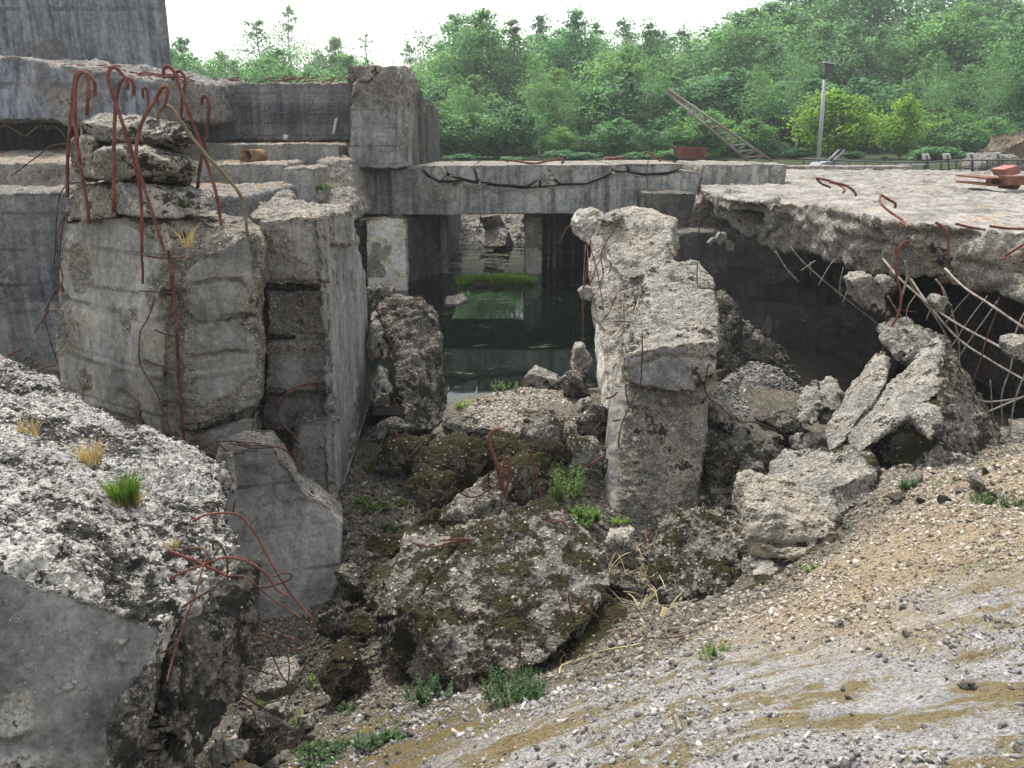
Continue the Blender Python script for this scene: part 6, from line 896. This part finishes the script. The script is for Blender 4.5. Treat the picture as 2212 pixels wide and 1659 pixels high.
# front row: each picked out
TL = [('bright', 1800, 196, 34, 1.45, 'young bright yellow-green tree behind the lamp post'), ('bright', 1948, 205, 35, 1.1, 'second bright yellow-green young tree, right of the lamp post'),
 ('birch', 1985, 118, 46, 1.2, 'tall rounded birch directly behind the second bright young tree'), ('birch', 1870, 60, 52, 1.2, 'drooping birch rising to the right of the lamp post top'), ('broad', 1660, 95, 48, 1.1, 'broad green tree above the crane boom foot'), ('broad', 1560, 150, 44, 1.1, 'broad low tree behind the middle of the crane boom'), ('broad', 2080, 140, 42, .95, 'dense tree above the third spotlight'), ('broad', 2180, 60, 40, 1.0, 'darker tree at the upper right edge'),
 ('birch', 1110, 32, 46, 1.2, 'tall birch nearest the centre of the picture'), ('broad', 1040, 20, 47, .9, 'tall tree just right of the ribbed channel wall'), ('broad', 1235, 22, 50, .95, 'tall tree above the left half of the beam'), ('broad', 1330, 100, 42, 1.2, 'spreading tree behind the red box on the far level'), ('birch', 1400, 40, 54, 1.2, 'birch with a pointed top left of the crane boom tip'), ('birch', 1480, 60, 58, 1.3, 'hazy birch just above the crane boom tip'),
 ('broad', 1180, 150, 40, 1.2, 'low dark-stemmed tree behind the bent bar on the beam'), ('broad', 1010, 190, 38, .9, 'low tree next to the ribbed channel wall'), ('sparse', 965, 110, 50, .9, 'thin open birch left of the tall trees, beside the upright block'), ('bare', 805, 70, 62, 1.1, 'nearly leafless tree behind the upright block'), ('sparse', 880, 95, 64, 1.2, 'pale thin tree right of the upright block top'),
 ('sparse', 575, 38, 58, 1.3, 'feathery tree standing tallest behind the long dark wall'), ('sparse', 650, 10, 62, .8, 'slender feathery tree reaching the sky right of the tallest one'), ('broad', 740, 80, 62, .8, 'pale green tree left of the upright block'), ('broad', 410, 80, 56, .9, 'green tree showing just right of the tower'), ('broad', 500, 110, 60, 1.0, 'hazy round tree between the tower and the feathery tree'), ('broad', 610, 105, 54, 1.1, 'leafy tree at the foot of the feathery ones')]
for i, (k, x, t, Y, w, lb) in enumerate(TL): tree(k, x, t, Y, w, lb, tint=((1, 1, 1), (.9, 1.0, 1.05), (1.1, 1.05, .9))[i % 3] if k != 'bright' else (1, 1, 1))
BK = [(390, 110), (450, 150), (540, 140), (600, 120), (690, 140), (770, 130), (830, 160), (900, 150), (940, 170), (990, 30), (1060, 25), (1150, 25), (1200, 60), (1280, 40), (1350, 40), (1410, 60), (1440, 70), (1500, 75), (1545, 55), (1590, 75), (1630, 10), (1680, -50), (1740, -80), (1800, -110), (1860, -120), (1930, -60), (2000, -90), (2070, -60), (2140, -100), (2210, -80), (2280, -80)]
rnd = random.Random(4)
for i, (x, t) in enumerate(BK):
    l = x < 960; tree('birch' if i % 3 else 'broad', x+rnd.uniform(-12, 12), t+rnd.uniform(-8, 8), 66+rnd.uniform(-4, 8) if x > 960 else 72+rnd.uniform(-3, 8), 1.15 if not l else .9, 'hazy tree in the back row left of the tall centre trees' if l else 'hazy tree in the back row of the wood right of the centre', 'back row trees on the left' if l else 'back row trees on the right', tint=(.95, 1.0, 1.0))
TT = ((1, 1, 1), (.72, .85, .85), (1.2, 1.15, .9), (.85, .95, .95), (1.1, 1.1, 1.0), (.6, .75, .75))
for i in range(34):
    x = 955+i*40+rnd.uniform(-14, 14); tree(rnd.choice(('broad', 'broad', 'birch')), x, 95+rnd.uniform(-40, 60)-(60 if x > 1600 else 0), 54+rnd.uniform(-4, 7), rnd.uniform(1.0, 1.3), 'green tree in the middle row of the wood behind the beam', 'middle row trees of the wood', tint=rnd.choice(TT))
for i in range(40):
    x = 950+i*34+rnd.uniform(-14, 14); tree('low', x, rnd.uniform(140, 262), 42+rnd.uniform(-3, 6), rnd.uniform(1.15, 1.6), 'lower tree standing at the front of the wood behind the beam', 'front row trees of the wood', tint=rnd.choice(TT))
for i in range(14):
    x = 380+i*42+rnd.uniform(-10, 10); tree(rnd.choice(('broad', 'sparse')), x, rnd.uniform(110, 165), 50+rnd.uniform(-3, 5), 1.2, 'leafy tree beyond the long dark wall', 'low trees beyond the long dark wall', tint=rnd.choice(((1.1, 1.15, 1), (.95, 1.05, 1))))
for i in range(34):
    x = 955+i*38+rnd.uniform(-12, 12)
    if not 1690 < x < 2010: tree('low', x, rnd.uniform(225, 318), 35+rnd.uniform(-1, 3), rnd.uniform(1.3, 1.9), 'small bushy tree standing close behind the beam and roof slab', 'small bushy trees behind the beam', tint=rnd.choice(TT))
for x, t, Y in ((985, 160, 36), (1165, 120, 37), (1222, 150, 36), (1395, 130, 38), (1630, 110, 37), (1720, 90, 39), (2010, 110, 38), (2120, 90, 37)): tree('sparse', x, t, Y, .8, 'open tree with a visible pale trunk before the denser wood', 'pale trunked trees before the wood', tint=(1.1, 1.1, 1))
for i in range(12):
    x = 960+i*110+rnd.uniform(-40, 40); tree('bush', x, 330+rnd.uniform(-14, 10), 31+rnd.uniform(-1, 2) if x < 1560 or x > 1960 else 35.5, 2.6, 'low bush standing directly behind the beam and roof slab', 'low bushes behind the beam', tint=rnd.choice(TT[1:2]+TT[3:4]+TT[5:]))
HAZE = True
if HAZE:
    v, f = box(-120, 120, -15, 110, -4.6, 22); hz_ = obj_np('haze', (v, f), None, smooth=False, label='thin bright air between camera and wood', cat='haze', kind='stuff')
    m = bpy.data.materials.new('haze_air'); m.use_nodes = True; t = m.node_tree; t.nodes.clear(); o = t.nodes.new('ShaderNodeOutputMaterial'); pv_ = t.nodes.new('ShaderNodeVolumePrincipled'); pv_.inputs['Color'].default_value = (.93, .96, 1, 1); pv_.inputs['Density'].default_value = .0013; pv_.inputs['Anisotropy'].default_value = .3; t.links.new(pv_.outputs[0], o.inputs['Volume']); hz_.data.materials.append(m)
print('VERTS', TOTAL[0])
